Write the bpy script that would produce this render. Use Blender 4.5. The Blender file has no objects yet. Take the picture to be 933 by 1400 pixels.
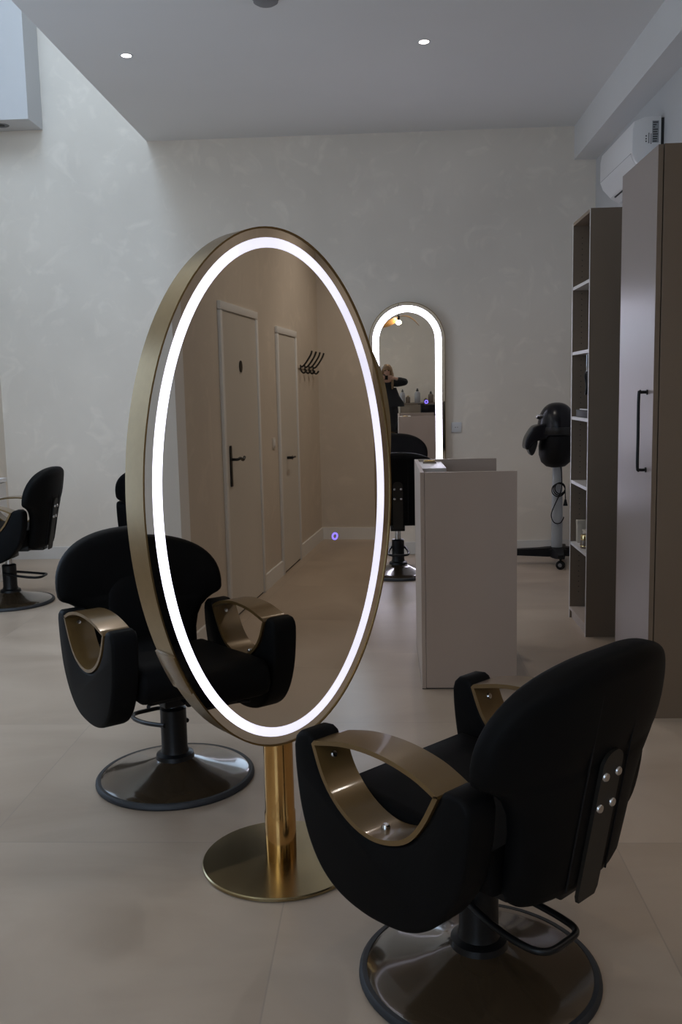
import bpy, bmesh, math, random
from mathutils import Vector, Matrix
PI = math.pi
random.seed(5)
S = bpy.context.scene
COL = S.collection

# ------------------------------------------------------------------ camera
CAM_H = 1.42
cam_data = bpy.data.cameras.new('camera')
cam = bpy.data.objects.new('camera', cam_data)
COL.objects.link(cam)
cam_data.sensor_fit = 'VERTICAL'
cam_data.sensor_height = 36.0
cam_data.lens = 36.0 * 1270.8 / 1400.0
cam_data.clip_start = 0.05
yaw, pit, rol = 0.04927, 0.12994, -0.02215
F_ = Vector((-math.sin(yaw) * math.cos(pit), math.cos(yaw) * math.cos(pit), -math.sin(pit)))
R_ = Vector((math.cos(yaw), math.sin(yaw), 0))
U_ = R_.cross(F_)
c_, s_ = math.cos(rol), math.sin(rol)
RR, UU = c_ * R_ + s_ * U_, -s_ * R_ + c_ * U_
mw = Matrix.Identity(4)
for i in range(3):
    mw[i][0], mw[i][1], mw[i][2] = RR[i], UU[i], -F_[i]
mw[2][3] = CAM_H
cam.matrix_world = mw
S.camera = cam

# ------------------------------------------------------------------ world, exposure, daylight
S.view_settings.view_transform = 'Standard'
S.view_settings.look = 'None'
S.view_settings.gamma = 1.0
S.view_settings.use_curve_mapping = False
S.view_settings.exposure = 0.17
S.cycles.max_bounces = 10
S.cycles.diffuse_bounces = 6
S.cycles.glossy_bounces = 6
S.cycles.caustics_reflective = False
S.cycles.caustics_refractive = False
S.cycles.sample_clamp_indirect = 4.0
world = bpy.data.worlds.new('sky')
S.world = world
world.use_nodes = True
world.node_tree.nodes['Background'].inputs[0].default_value = (0.55, 0.68, 0.9, 1)
world.node_tree.nodes['Background'].inputs[1].default_value = 0.8


def area(name, loc, target, sx, sy, power, color):
    l = bpy.data.lights.new(name, 'AREA')
    l.shape = 'RECTANGLE'
    l.size, l.size_y, l.energy, l.color = sx, sy, power, color
    o = bpy.data.objects.new(name, l)
    COL.objects.link(o)
    o.location = loc
    o.rotation_euler = (Vector(target) - Vector(loc)).to_track_quat('-Z', 'Y').to_euler()
    return o


SKY = (0.60, 0.775, 1.0)
# tall street window high up in the double-height part, street window below it, door glass on the left
area('daylight_high_window', (-2.62, -2.72, 4.55), (-2.62, 8, 3.2), 1.15, 1.6, 62, SKY)
area('daylight_street_window', (-1.65, -2.72, 1.5), (-1.65, 8, 1.3), 2.0, 2.0, 30, SKY)
area('daylight_left_window', (-3.26, 4.4, 1.6), (2, 4.8, 1.5), 1.8, 2.0, 22, SKY)
area('daylight_roof_light', (-2.63, 4.6, 5.84), (-2.63, 4.6, 0), 1.0, 2.6, 62, SKY)


# ------------------------------------------------------------------ materials
def mat(name, color, rough=0.5, metal=0.0, noise=None, bump=None, coat=0.0, spec=0.5, emit=None, estr=0.0, alpha=None, trans=0.0):
    m = bpy.data.materials.new(name)
    m.use_nodes = True
    nt = m.node_tree
    b = nt.nodes['Principled BSDF']
    b.inputs['Base Color'].default_value = (*color, 1)
    b.inputs['Roughness'].default_value = rough
    b.inputs['Metallic'].default_value = metal
    b.inputs['Specular IOR Level'].default_value = spec
    b.inputs['Coat Weight'].default_value = coat
    b.inputs['Coat Roughness'].default_value = 0.08
    b.inputs['Transmission Weight'].default_value = trans
    if emit:
        b.inputs['Emission Color'].default_value = (*emit, 1)
        b.inputs['Emission Strength'].default_value = estr
    if noise or bump:
        tc = nt.nodes.new('ShaderNodeTexCoord')
    if noise:
        scale, amount = noise
        n = nt.nodes.new('ShaderNodeTexNoise')
        n.inputs['Scale'].default_value = scale
        n.inputs['Detail'].default_value = 6
        nt.links.new(tc.outputs['Object'], n.inputs['Vector'])
        mr = nt.nodes.new('ShaderNodeMapRange')
        mr.inputs[1].default_value, mr.inputs[2].default_value = 0.3, 0.7
        mr.inputs[3].default_value, mr.inputs[4].default_value = 1 - amount, 1 + amount
        nt.links.new(n.outputs['Fac'], mr.inputs[0])
        mx = nt.nodes.new('ShaderNodeVectorMath')
        mx.operation = 'SCALE'
        mx.inputs[0].default_value = color
        nt.links.new(mr.outputs[0], mx.inputs['Scale'])
        nt.links.new(mx.outputs[0], b.inputs['Base Color'])
    if bump:
        scale, dist = bump
        n2 = nt.nodes.new('ShaderNodeTexNoise')
        n2.inputs['Scale'].default_value = scale
        n2.inputs['Detail'].default_value = 4
        nt.links.new(tc.outputs['Object'], n2.inputs['Vector'])
        bp = nt.nodes.new('ShaderNodeBump')
        bp.inputs['Strength'].default_value = 0.4
        bp.inputs['Distance'].default_value = dist
        nt.links.new(n2.outputs['Fac'], bp.inputs['Height'])
        nt.links.new(bp.outputs[0], b.inputs['Normal'])
    return m


def plaster_mat(name, color):
    """lime-wash plaster: cloudy tint and short trowel flicks"""
    m = mat(name, color, 0.75, spec=0.25)
    nt = m.node_tree
    b = nt.nodes['Principled BSDF']
    tc = nt.nodes.new('ShaderNodeTexCoord')
    n1 = nt.nodes.new('ShaderNodeTexNoise')
    n1.inputs['Scale'].default_value, n1.inputs['Detail'].default_value = 1.3, 8
    n2 = nt.nodes.new('ShaderNodeTexNoise')
    n2.inputs['Scale'].default_value, n2.inputs['Detail'].default_value = 4.0, 5
    n2.inputs['Distortion'].default_value = 1.6
    for n in (n1, n2):
        nt.links.new(tc.outputs['Object'], n.inputs['Vector'])
    r1 = nt.nodes.new('ShaderNodeMapRange')
    r1.inputs[1].default_value, r1.inputs[2].default_value, r1.inputs[3].default_value, r1.inputs[4].default_value = 0.3, 0.7, 0.93, 1.05
    r2 = nt.nodes.new('ShaderNodeMapRange')
    r2.inputs[1].default_value, r2.inputs[2].default_value, r2.inputs[3].default_value, r2.inputs[4].default_value = 0.55, 0.75, 1.0, 1.10
    nt.links.new(n1.outputs['Fac'], r1.inputs[0])
    nt.links.new(n2.outputs['Fac'], r2.inputs[0])
    mu = nt.nodes.new('ShaderNodeMath')
    mu.operation = 'MULTIPLY'
    nt.links.new(r1.outputs[0], mu.inputs[0])
    nt.links.new(r2.outputs[0], mu.inputs[1])
    vs = nt.nodes.new('ShaderNodeVectorMath')
    vs.operation = 'SCALE'
    vs.inputs[0].default_value = color
    nt.links.new(mu.outputs[0], vs.inputs['Scale'])
    nt.links.new(vs.outputs[0], b.inputs['Base Color'])
    return m


def floor_mat():
    m = mat('large_beige_tiles', (0.5, 0.45, 0.4), 0.42, spec=0.45)
    nt = m.node_tree
    b = nt.nodes['Principled BSDF']
    N, L = nt.nodes.new, nt.links.new
    tc = N('ShaderNodeTexCoord')
    sep = N('ShaderNodeSeparateXYZ')
    L(tc.outputs['Object'], sep.inputs[0])

    def math_(op, a, bv=None, c=None):
        n = N('ShaderNodeMath')
        n.operation = op
        for k, v in enumerate((a, bv, c)):
            if v is None:
                continue
            if isinstance(v, (int, float)):
                n.inputs[k].default_value = v
            else:
                L(v, n.inputs[k])
        return n.outputs[0]
    gx = math_('DIVIDE', math_('ADD', sep.outputs['X'], 20.305), 1.0)
    gy = math_('DIVIDE', math_('ADD', sep.outputs['Y'], 21.4 - 3.85), 1.07)
    fx, fy = math_('FRACT', gx), math_('FRACT', gy)
    ex = math_('MINIMUM', fx, math_('SUBTRACT', 1.0, fx))
    ey = math_('MINIMUM', fy, math_('SUBTRACT', 1.0, fy))
    joint = math_('LESS_THAN', math_('MINIMUM', ex, ey), 0.0022)
    cell = N('ShaderNodeCombineXYZ')
    L(math_('FLOOR', gx), cell.inputs[0])
    L(math_('FLOOR', gy), cell.inputs[1])
    wn = N('ShaderNodeTexWhiteNoise')
    wn.noise_dimensions = '2D'
    L(cell.outputs[0], wn.inputs['Vector'])
    shift = N('ShaderNodeVectorMath')
    shift.operation = 'SCALE'
    L(wn.outputs['Color'], shift.inputs[0])
    shift.inputs['Scale'].default_value = 9.0
    add = N('ShaderNodeVectorMath')
    L(tc.outputs['Object'], add.inputs[0])
    L(shift.outputs[0], add.inputs[1])
    st = N('ShaderNodeVectorMath')
    st.operation = 'MULTIPLY'
    L(add.outputs[0], st.inputs[0])
    st.inputs[1].default_value = (1.0, 2.0, 1.0)
    n1 = N('ShaderNodeTexNoise')
    n1.inputs['Scale'].default_value, n1.inputs['Detail'].default_value = 1.1, 7
    n1.inputs['Distortion'].default_value = 0.7
    L(st.outputs[0], n1.inputs['Vector'])
    rp = N('ShaderNodeValToRGB')
    rp.color_ramp.elements[0].position, rp.color_ramp.elements[0].color = 0.3, (0.365, 0.285, 0.216, 1)
    rp.color_ramp.elements[1].position, rp.color_ramp.elements[1].color = 0.7, (0.49, 0.40, 0.315, 1)
    L(n1.outputs['Fac'], rp.inputs[0])
    mix = N('ShaderNodeMix')
    mix.data_type = 'RGBA'
    L(joint, mix.inputs[0])
    L(rp.outputs[0], mix.inputs[6])
    mix.inputs[7].default_value = (0.30, 0.25, 0.21, 1)
    jm = math_('MULTIPLY', joint, 0.5)
    L(jm, mix.inputs[0])
    L(mix.outputs[2], b.inputs['Base Color'])
    rr = N('ShaderNodeMapRange')
    rr.inputs[3].default_value, rr.inputs[4].default_value = 0.27, 0.38
    L(n1.outputs['Fac'], rr.inputs[0])
    L(rr.outputs[0], b.inputs['Roughness'])
    return m


def led_mat(name, strength, uneven=False):
    """frosted strip over LEDs; an uneven strip is weaker along its far half and in a few spots"""
    m = mat(name, (0.8, 0.8, 0.85), 0.4, emit=(0.83, 0.81, 1.0), estr=strength)
    if not uneven:
        return m
    nt = m.node_tree
    b = nt.nodes['Principled BSDF']
    tc = nt.nodes.new('ShaderNodeTexCoord')
    n = nt.nodes.new('ShaderNodeTexNoise')
    n.inputs['Scale'].default_value = 5.0
    nt.links.new(tc.outputs['Object'], n.inputs['Vector'])
    mr = nt.nodes.new('ShaderNodeMapRange')
    mr.inputs[1].default_value, mr.inputs[2].default_value = 0.35, 0.65
    mr.inputs[3].default_value, mr.inputs[4].default_value = 0.9, 1.1
    nt.links.new(n.outputs['Fac'], mr.inputs[0])
    sep = nt.nodes.new('ShaderNodeSeparateXYZ')
    nt.links.new(tc.outputs['Object'], sep.inputs[0])
    gr = nt.nodes.new('ShaderNodeMapRange')
    gr.inputs[1].default_value, gr.inputs[2].default_value = -0.36, -0.10
    gr.inputs[3].default_value, gr.inputs[4].default_value = strength, 0.80
    nt.links.new(sep.outputs['X'], gr.inputs[0])
    mu = nt.nodes.new('ShaderNodeMath')
    mu.operation = 'MULTIPLY'
    nt.links.new(mr.outputs[0], mu.inputs[0])
    nt.links.new(gr.outputs[0], mu.inputs[1])
    nt.links.new(mu.outputs[0], b.inputs['Emission Strength'])
    return m


M = dict(
    plaster=plaster_mat('limewash_plaster', (0.84, 0.775, 0.69)),
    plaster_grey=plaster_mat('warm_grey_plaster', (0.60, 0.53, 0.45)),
    white=mat('white_wall_paint', (0.78, 0.78, 0.78), 0.7, noise=(2.0, 0.02)),
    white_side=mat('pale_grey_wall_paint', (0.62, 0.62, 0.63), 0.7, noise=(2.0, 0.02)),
    ac_white=mat('glossy_white_plastic', (0.86, 0.86, 0.87), 0.3, noise=(4, 0.01)),
    ceiling=mat('ceiling_paint', (0.80, 0.80, 0.80), 0.8, noise=(1.0, 0.02)),
    trim=mat('white_trim_paint', (0.74, 0.73, 0.71), 0.45, noise=(3, 0.02)),
    door=mat('door_paint', (0.62, 0.58, 0.52), 0.4, noise=(2, 0.03)),
    floor=floor_mat(),
    black=mat('black_leatherette', (0.0028, 0.0030, 0.0034), 0.6, spec=0.10, bump=(260, 0.0006), noise=(3, 0.15)),
    black2=mat('black_seat_fabric', (0.0032, 0.0032, 0.0035), 0.65, spec=0.10, bump=(300, 0.0006), noise=(3, 0.15)),
    blackmetal=mat('black_metal', (0.006, 0.006, 0.0065), 0.38, 0.0, spec=0.3, noise=(4, 0.1)),
    bronze=mat('bronze_lacquer', (0.165, 0.101, 0.036), 0.3, 0.3, coat=0.45, noise=(6, 0.06)),
    dome=mat('bronze_brown_lacquer', (0.062, 0.042, 0.024), 0.2, 0.3, coat=0.9, noise=(5, 0.05)),
    rubber=mat('black_rubber', (0.014, 0.017, 0.022), 0.55, noise=(20, 0.1)),
    chrome=mat('chrome', (0.55, 0.55, 0.55), 0.2, 1.0, noise=(8, 0.04)),
    gunmetal=mat('dark_bracket_metal', (0.022, 0.020, 0.017), 0.5, 0.5, noise=(8, 0.08)),
    gold=mat('brushed_gold', (0.30, 0.212, 0.100), 0.34, 1.0, noise=(40, 0.05)),
    brass=mat('polished_brass', (0.58, 0.34, 0.12), 0.13, 1.0, noise=(20, 0.04)),
    brassplate=mat('aged_brass_plate', (0.36, 0.29, 0.165), 0.24, 1.0, noise=(9, 0.08)),
    mirror=mat('mirror_glass', (0.88, 0.86, 0.82), 0.01, 1.0),
    led=led_mat('led_ring_light', 2.4, True),
    led_arch=led_mat('led_border_light', 9.0),
    blue=mat('blue_touch_light', (0.1, 0.08, 0.6), 0.4, emit=(0.20, 0.14, 1.0), estr=1.6),
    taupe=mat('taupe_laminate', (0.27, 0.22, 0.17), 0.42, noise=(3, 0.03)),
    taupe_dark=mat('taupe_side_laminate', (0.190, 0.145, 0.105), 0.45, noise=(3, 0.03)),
    pale=mat('pale_taupe_edge', (0.58, 0.56, 0.56), 0.35, noise=(3, 0.03)),
    doorlam=mat('satin_pale_taupe_door', (0.32, 0.265, 0.245), 0.3, noise=(3, 0.02)),
    lect=mat('matt_greige_laminate', (0.43, 0.355, 0.305), 0.45, noise=(2.5, 0.03)),
    plastic=mat('white_plastic', (0.70, 0.71, 0.73), 0.38, noise=(4, 0.02)),
    greyplastic=mat('grey_plastic', (0.20, 0.20, 0.21), 0.5, noise=(5, 0.05)),
    ink=mat('black_print', (0.03, 0.03, 0.035), 0.6, noise=(30, 0.1)),
    gloss=mat('glossy_black_plastic', (0.006, 0.006, 0.009), 0.25, spec=0.3, noise=(4, 0.1)),
    mattblack=mat('matt_black_plastic', (0.006, 0.006, 0.007), 0.5, spec=0.2, noise=(4, 0.1)),
    tint=mat('smoked_visor_plastic', (0.020, 0.020, 0.021), 0.3, spec=0.3, noise=(4, 0.1)),
    frost=mat('pale_grey_column_paint', (0.34, 0.36, 0.38), 0.35, noise=(4, 0.03)),
    cream=mat('cream_card', (0.46, 0.41, 0.34), 0.6, noise=(8, 0.06)),
    goldcap=mat('gold_cap', (0.75, 0.58, 0.28), 0.2, 1.0, noise=(9, 0.03)),
    skin=mat('skin', (0.55, 0.34, 0.25), 0.5, noise=(20, 0.04)),
    hair=mat('dark_blonde_hair', (0.30, 0.19, 0.10), 0.45, noise=(60, 0.3)),
    cloth=mat('black_cloth', (0.010, 0.010, 0.012), 0.85, noise=(40, 0.15)),
    wood=mat('golden_wood_veneer', (0.42, 0.24, 0.09), 0.4, noise=(12, 0.15)),
    bulb=mat('warm_bulb', (1, 0.9, 0.75), 0.4, emit=(1.0, 0.80, 0.56), estr=45.0),
    spot=mat('lit_downlight', (1, 0.95, 0.9), 0.4, emit=(1.0, 0.90, 0.82), estr=14.0),
    bottle=mat('grey_bottle_plastic', (0.34, 0.34, 0.36), 0.35, noise=(6, 0.05)),
    bottle2=mat('brown_bottle_plastic', (0.16, 0.12, 0.09), 0.3, noise=(6, 0.05)),
    paper=mat('white_paper', (0.8, 0.8, 0.8), 0.7, noise=(6, 0.02)),
    dark=mat('dark_opening', (0.02, 0.02, 0.02), 0.6, noise=(6, 0.05)),
    glass=mat('window_glass', (0.9, 0.95, 1.0), 0.02, trans=1.0),
)


# ------------------------------------------------------------------ mesh helpers
def box(bm, x0, x1, y0, y1, z0, z1, bev=0.0, seg=2, mi=0):
    t = bmesh.new()
    vs = [t.verts.new((x, y, z)) for z in (z0, z1) for x, y in ((x0, y0), (x1, y0), (x1, y1), (x0, y1))]
    for f in ((3, 2, 1, 0), (4, 5, 6, 7), (0, 1, 5, 4), (1, 2, 6, 5), (2, 3, 7, 6), (3, 0, 4, 7)):
        t.faces.new([vs[i] for i in f])
    if bev:
        bmesh.ops.bevel(t, geom=t.edges[:] + t.verts[:], offset=bev, segments=seg, profile=0.5, affect='EDGES')
    for f in t.faces:
        f.material_index = mi
    merge(bm, t)


def merge(bm, t, mtx=None):
    if mtx is not None:
        t.transform(mtx)
    m = bpy.data.meshes.new('tmp')
    t.to_mesh(m)
    t.free()
    bm.from_mesh(m)
    bpy.data.meshes.remove(m)


def lathe(bm, prof, seg=48, mi=0, mtx=None, closed=False):
    t = bmesh.new()
    rings = []
    for r, z in prof:
        if r < 1e-6:
            rings.append([t.verts.new((0, 0, z))])
        else:
            rings.append([t.verts.new((r * math.cos(2 * PI * k / seg), r * math.sin(2 * PI * k / seg), z)) for k in range(seg)])
    pairs = list(zip(rings[:-1], rings[1:]))
    if closed:
        pairs.append((rings[-1], rings[0]))
    for a, b in pairs:
        for k in range(seg):
            k2 = (k + 1) % seg
            if len(a) == 1 and len(b) == 1:
                continue
            if len(a) == 1:
                t.faces.new((a[0], b[k2], b[k]))
            elif len(b) == 1:
                t.faces.new((a[k], a[k2], b[0]))
            else:
                t.faces.new((a[k], a[k2], b[k2], b[k]))
    bmesh.ops.recalc_face_normals(t, faces=t.faces)
    for f in t.faces:
        f.material_index = mi
    merge(bm, t, mtx)


def smooth_path(pts, n=6, closed=False):
    pts = [Vector(p) for p in pts]
    out = []
    N = len(pts)
    rng = range(N if closed else N - 1)
    for i in rng:
        if closed:
            p0, p1, p2, p3 = pts[(i - 1) % N], pts[i], pts[(i + 1) % N], pts[(i + 2) % N]
        else:
            p0, p1, p2, p3 = pts[max(i - 1, 0)], pts[i], pts[i + 1], pts[min(i + 2, N - 1)]
        for k in range(n):
            t = k / n
            out.append(0.5 * ((2 * p1) + (p2 - p0) * t + (2 * p0 - 5 * p1 + 4 * p2 - p3) * t * t + (3 * p1 - p0 - 3 * p2 + p3) * t ** 3))
    if not closed:
        out.append(pts[-1])
    return out


def tube(bm, pts, r, seg=10, closed=False, mi=0):
    pts = [Vector(p) for p in pts]
    n = len(pts)
    rs = r if isinstance(r, (list, tuple)) else [r] * n
    t = bmesh.new()
    rings = []
    prev = None
    for i, p in enumerate(pts):
        a = pts[(i - 1) % n] if (closed or i > 0) else p
        b = pts[(i + 1) % n] if (closed or i < n - 1) else p
        d = (b - a).normalized()
        if prev is None:
            prev = d.orthogonal().normalized()
        u = (prev - d * prev.dot(d)).normalized()
        prev = u
        v = d.cross(u)
        rings.append([t.verts.new(p + rs[i] * (math.cos(2 * PI * k / seg) * u + math.sin(2 * PI * k / seg) * v)) for k in range(seg)])
    for i in range(n if closed else n - 1):
        a, b = rings[i], rings[(i + 1) % n]
        for k in range(seg):
            t.faces.new((a[k], a[(k + 1) % seg], b[(k + 1) % seg], b[k]))
    if not closed:
        t.faces.new(rings[0][::-1])
        t.faces.new(rings[-1])
    bmesh.ops.recalc_face_normals(t, faces=t.faces)
    for f in t.faces:
        f.material_index = mi
    merge(bm, t)


def prism(bm, outline, axis, a, b, bev=0.0, seg=3, mi=0):
    """extrude a 2-D outline along an axis between a and b; axis x -> (y,z), y -> (x,z), z -> (x,y)"""
    t = bmesh.new()

    def P(p, h):
        return {'x': (h, p[0], p[1]), 'y': (p[0], h, p[1]), 'z': (p[0], p[1], h)}[axis]
    v0 = [t.verts.new(P(p, a)) for p in outline]
    v1 = [t.verts.new(P(p, b)) for p in outline]
    n = len(outline)
    f0 = t.faces.new(v0)
    f1 = t.faces.new(v1[::-1])
    for i in range(n):
        t.faces.new((v0[i], v0[(i + 1) % n], v1[(i + 1) % n], v1[i]))
    bmesh.ops.recalc_face_normals(t, faces=t.faces)
    if bev:
        es = list(f0.edges) + list(f1.edges)
        bmesh.ops.bevel(t, geom=es, offset=bev, segments=seg, profile=0.5, affect='EDGES', clamp_overlap=True)
    for f in t.faces:
        f.material_index = mi
    merge(bm, t)


def band(bm, outer, inner, axis, a, b, mi=0):
    """closed ring between two outlines, extruded from a to b"""
    t = bmesh.new()

    def P(p, h):
        return {'x': (h, p[0], p[1]), 'y': (p[0], h, p[1]), 'z': (p[0], p[1], h)}[axis]
    n = len(outer)
    A = [[t.verts.new(P(p, h)) for p in o] for o, h in ((outer, a), (outer, b), (inner, b), (inner, a))]
    for k in range(4):
        r0, r1 = A[k], A[(k + 1) % 4]
        for i in range(n):
            t.faces.new((r0[i], r0[(i + 1) % n], r1[(i + 1) % n], r1[i]))
    bmesh.ops.recalc_face_normals(t, faces=t.faces)
    for f in t.faces:
        f.material_index = mi
    merge(bm, t)


def loft(bm, rings, cap=True, mi=0):
    t = bmesh.new()
    R = [[t.verts.new(p) for p in r] for r in rings]
    n = len(rings[0])
    for a, b in zip(R[:-1], R[1:]):
        for k in range(n):
            t.faces.new((a[k], a[(k + 1) % n], b[(k + 1) % n], b[k]))
    if cap:
        t.faces.new(R[0][::-1])
        t.faces.new(R[-1])
    bmesh.ops.recalc_face_normals(t, faces=t.faces)
    for f in t.faces:
        f.material_index = mi
    merge(bm, t)


def obj(name, bm, m, parent=None, smooth=True, angle=40, loc=None):
    me = bpy.data.meshes.new(name)
    bm.normal_update()
    bm.to_mesh(me)
    bm.free()
    for mm in (m if isinstance(m, (list, tuple)) else [m]):
        me.materials.append(M[mm] if isinstance(mm, str) else mm)
    if smooth:
        me.polygons.foreach_set('use_smooth', [True] * len(me.polygons))
        me.set_sharp_from_angle(angle=math.radians(angle))
    o = bpy.data.objects.new(name, me)
    COL.objects.link(o)
    if parent:
        o.parent = parent
    if loc:
        o.location = loc
    return o


def tag(o, label, cat, group=None):
    o['label'] = label
    o['category'] = cat
    if group:
        o['group'] = group
    return o


def thing(name, label, cat, loc=(0, 0, 0), rz=0.0, group=None):
    o = bpy.data.objects.new(name, None)
    o.empty_display_size = 0.1
    COL.objects.link(o)
    o.location = loc
    o.rotation_euler = (0, 0, rz)
    return tag(o, label, cat, group)


def struct(name, bm, m, smooth=False, **kw):
    o = obj(name, bm, m, smooth=smooth, **kw)
    o['kind'] = 'structure'
    return o


def new():
    return bmesh.new()


def sbox(name, m, *a, **kw):
    bm = new()
    box(bm, *a, **kw)
    return struct(name, bm, m)


def copy_tree(o, parent=None):
    c = o.copy()
    COL.objects.link(c)
    if parent:
        c.parent = parent
    for ch in [x for x in bpy.data.objects if x.parent == o]:
        copy_tree(ch, c)
    return c


# ------------------------------------------------------------------ the room
XL, XR, YB, YF = -3.32, 1.755, 7.98, -2.80
ZC, ZT, XS = 3.51, 5.9, -1.945     # lower ceiling, upper ceiling, edge of the lower ceiling
YD = 1.622                         # wall with the two doors, in the passage on the right
T = 0.15

sbox('floor', 'floor', XL - T, 7.4, YF - T, YB + T, -0.1, 0.0)
sbox('wall_back', 'plaster', XL - T, XR + T, YB, YB + T, 0, ZT)
# left wall with one window opening
bm = new()
WY0, WY1, WZ0, WZ1 = 3.45, 5.35, 0.5, 2.7
box(bm, XL - T, XL, YF - T, WY0, 0, ZT)
box(bm, XL - T, XL, WY1, YB, 0, ZT)
box(bm, XL - T, XL, WY0, WY1, 0, WZ0)
box(bm, XL - T, XL, WY0, WY1, WZ1, ZT)
struct('wall_left', bm, 'plaster')
# front wall (behind the camera) with a low and a high street window
bm = new()
FX0, FX1, FZ0, FZ1 = -2.75, -0.55, 0.4, 2.6
HX0, HX1, HZ0, HZ1 = -3.22, -2.02, 3.7, 5.4
box(bm, XL, FX0, YF - T, YF, 0, FZ1)
box(bm, FX0, FX1, YF - T, YF, 0, FZ0)
box(bm, FX1, XR + T, YF - T, YF, 0, ZT)
box(bm, XL, FX1, YF - T, YF, FZ1, HZ0)
box(bm, XL, HX0, YF - T, YF, HZ0, HZ1)
box(bm, HX1, FX1, YF - T, YF, HZ0, HZ1)
box(bm, XL, FX1, YF - T, YF, HZ1, ZT)
struct('wall_front', bm, 'plaster')


def window(name, horizontal, a0, a1, z0, z1, at, bars):
    bm = new()
    w = 0.05

    def b(p0, p1, q0, q1, d=0.03):
        if horizontal:
            box(bm, p0, p1, at - d, at + d, q0, q1)
        else:
            box(bm, at - d, at + d, p0, p1, q0, q1)
    b(a0, a0 + w, z0, z1)
    b(a1 - w, a1, z0, z1)
    b(a0 + w, a1 - w, z0, z0 + w)
    b(a0 + w, a1 - w, z1 - w, z1)
    for k in range(1, bars + 1):
        c = a0 + (a1 - a0) * k / (bars + 1)
        b(c - 0.02, c + 0.02, z0 + w, z1 - w, 0.025)
    fr = struct(name, bm, 'trim')
    g = new()
    if horizontal:
        box(g, a0 + w, a1 - w, at - 0.004, at + 0.004, z0 + w, z1 - w)
    else:
        box(g, at - 0.004, at + 0.004, a0 + w, a1 - w, z0 + w, z1 - w)
    obj('pane', g, 'glass', fr, smooth=False)


window('window_1', True, FX0, FX1, FZ0, FZ1, YF - 0.08, 1)
window('window_2', True, HX0, HX1, HZ0, HZ1, YF - 0.08, 1)
window('window_3', False, WY0, WY1, WZ0, WZ1, XL - 0.08, 1)

# right wall: rear stretch behind the cabinets, near stretch beside the camera, passage between
sbox('wall_right', 'white_side', XR, XR + T, 3.62, YB, 0, ZC)
sbox('wall_right_near', 'white', XR, XR + T, YF, YD, 0, ZC)
# passage walls
bm = new()
box(bm, XR + T, 5.85, YD - T, YD, 0, ZC)
struct('wall_passage', bm, 'plaster_grey')
sbox('wall_passage_end', 'plaster_grey', 5.85, 7.3, YD - T, 2.14, 0, ZC)
sbox('wall_passage_far', 'plaster_grey', 7.3, 7.4, 2.14, 3.62, 0, ZC)
sbox('wall_passage_side', 'plaster_grey', XR + T, 7.4, 3.62, 3.77, 0, ZC)
# ceilings
sbox('ceiling', 'ceiling', XS, 7.4, YF - T, YB, ZC, ZC + 0.25)
sbox('ceiling_upper', 'ceiling', XL - T, XS + T, YF - T, YB, ZT, ZT + 0.1)
sbox('wall_light_block', 'white', XS, XS + T, YF, YB, ZC + 0.25, ZT)  # unseen wall above the slab edge, added to block light
sbox('trim_1', 'white', 1.577, XR, YF, YB, 3.245, ZC)          # beam along the right wall
sbox('trim_2', 'white_side', XL, -2.815, 7.66, YB, 3.63, ZT)        # boxed-in duct high on the left
sbox('baseboard_back', 'trim', XL, XR, YB - 0.015, YB, 0, 0.106)
sbox('baseboard_left', 'trim', XL, XL + 0.015, YF, YB - 0.015, 0, 0.106)
sbox('baseboard_right', 'trim', XR - 0.015, XR, 3.62, YB - 0.015, 0, 0.106)

# the two doors of the passage
def passage_door(name, x0, x1, ztop, oval, handle):
    bm = new()
    box(bm, x0, x1, YD, YD + 0.012, 0.012, ztop, bev=0.003)
    box(bm, x0, x1, YD, YD + 0.006, 0.0, 0.012, mi=1)
    d = struct(name, bm, ['door', 'dark'])
    fr = new()
    w = 0.05
    for a, b in ((x0 - w, x0 - 0.004), (x1 + 0.004, x1 + w)):
        box(fr, a, b, YD, YD + 0.02, 0, ztop, bev=0.003)
    box(fr, x0 - w, x1 + w, YD, YD + 0.02, ztop + 0.004, ztop + w + 0.004, bev=0.003)
    obj('door_frame', fr, 'trim', d)
    if oval:
        ov = new()
        prism(ov, [(oval[0] + 0.032 * math.cos(2 * PI * k / 32), oval[1] + 0.038 * math.sin(2 * PI * k / 32)) for k in range(32)], 'y', YD + 0.012, YD + 0.018)
        o = obj('door_sign', ov, 'gunmetal', d)
        o['label'] = 'small oval brown plate'
    hx, hz = handle
    hb = new()
    if oval:
        prism(hb, [(hx + 0.02 * c, hz + s) for c, s in ((-1, -0.14), (1, -0.14), (1, 0.10), (0.7, 0.115), (-0.7, 0.115), (-1, 0.10))], 'y', YD + 0.012, YD + 0.02, bev=0.002)
        tube(hb, smooth_path([(hx, YD + 0.015, hz + 0.03), (hx, YD + 0.06, hz + 0.03), (hx + 0.04, YD + 0.065, hz + 0.035), (hx + 0.10, YD + 0.065, hz + 0.02), (hx + 0.14, YD + 0.065, hz + 0.035)], 5), 0.009)
    else:
        tube(hb, [(hx, YD + 0.01, hz), (hx, YD + 0.05, hz), (hx, YD + 0.055, hz)], [0.012, 0.012, 0.02])
        tube(hb, [(hx, YD + 0.055, hz), (hx + 0.1, YD + 0.055, hz)], 0.008)
    obj('door_handle', hb, 'blackmetal', d)


passage_door('door_1', 2.62, 3.44, 1.915, (3.012, 1.588), (2.70, 0.98))
passage_door('door_2', 4.13, 4.75, 1.86, None, (4.335, 0.90))
bm = new()
for a, b in ((XR + T, 2.565), (3.495, 4.075), (4.805, 5.835)):
    box(bm, a, b, YD, YD + 0.015, 0, 0.115)
struct('baseboard_passage', bm, 'trim')
sbox('baseboard_passage_end', 'trim', 5.835, 5.85, YD, 2.14, 0, 0.115)

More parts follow.
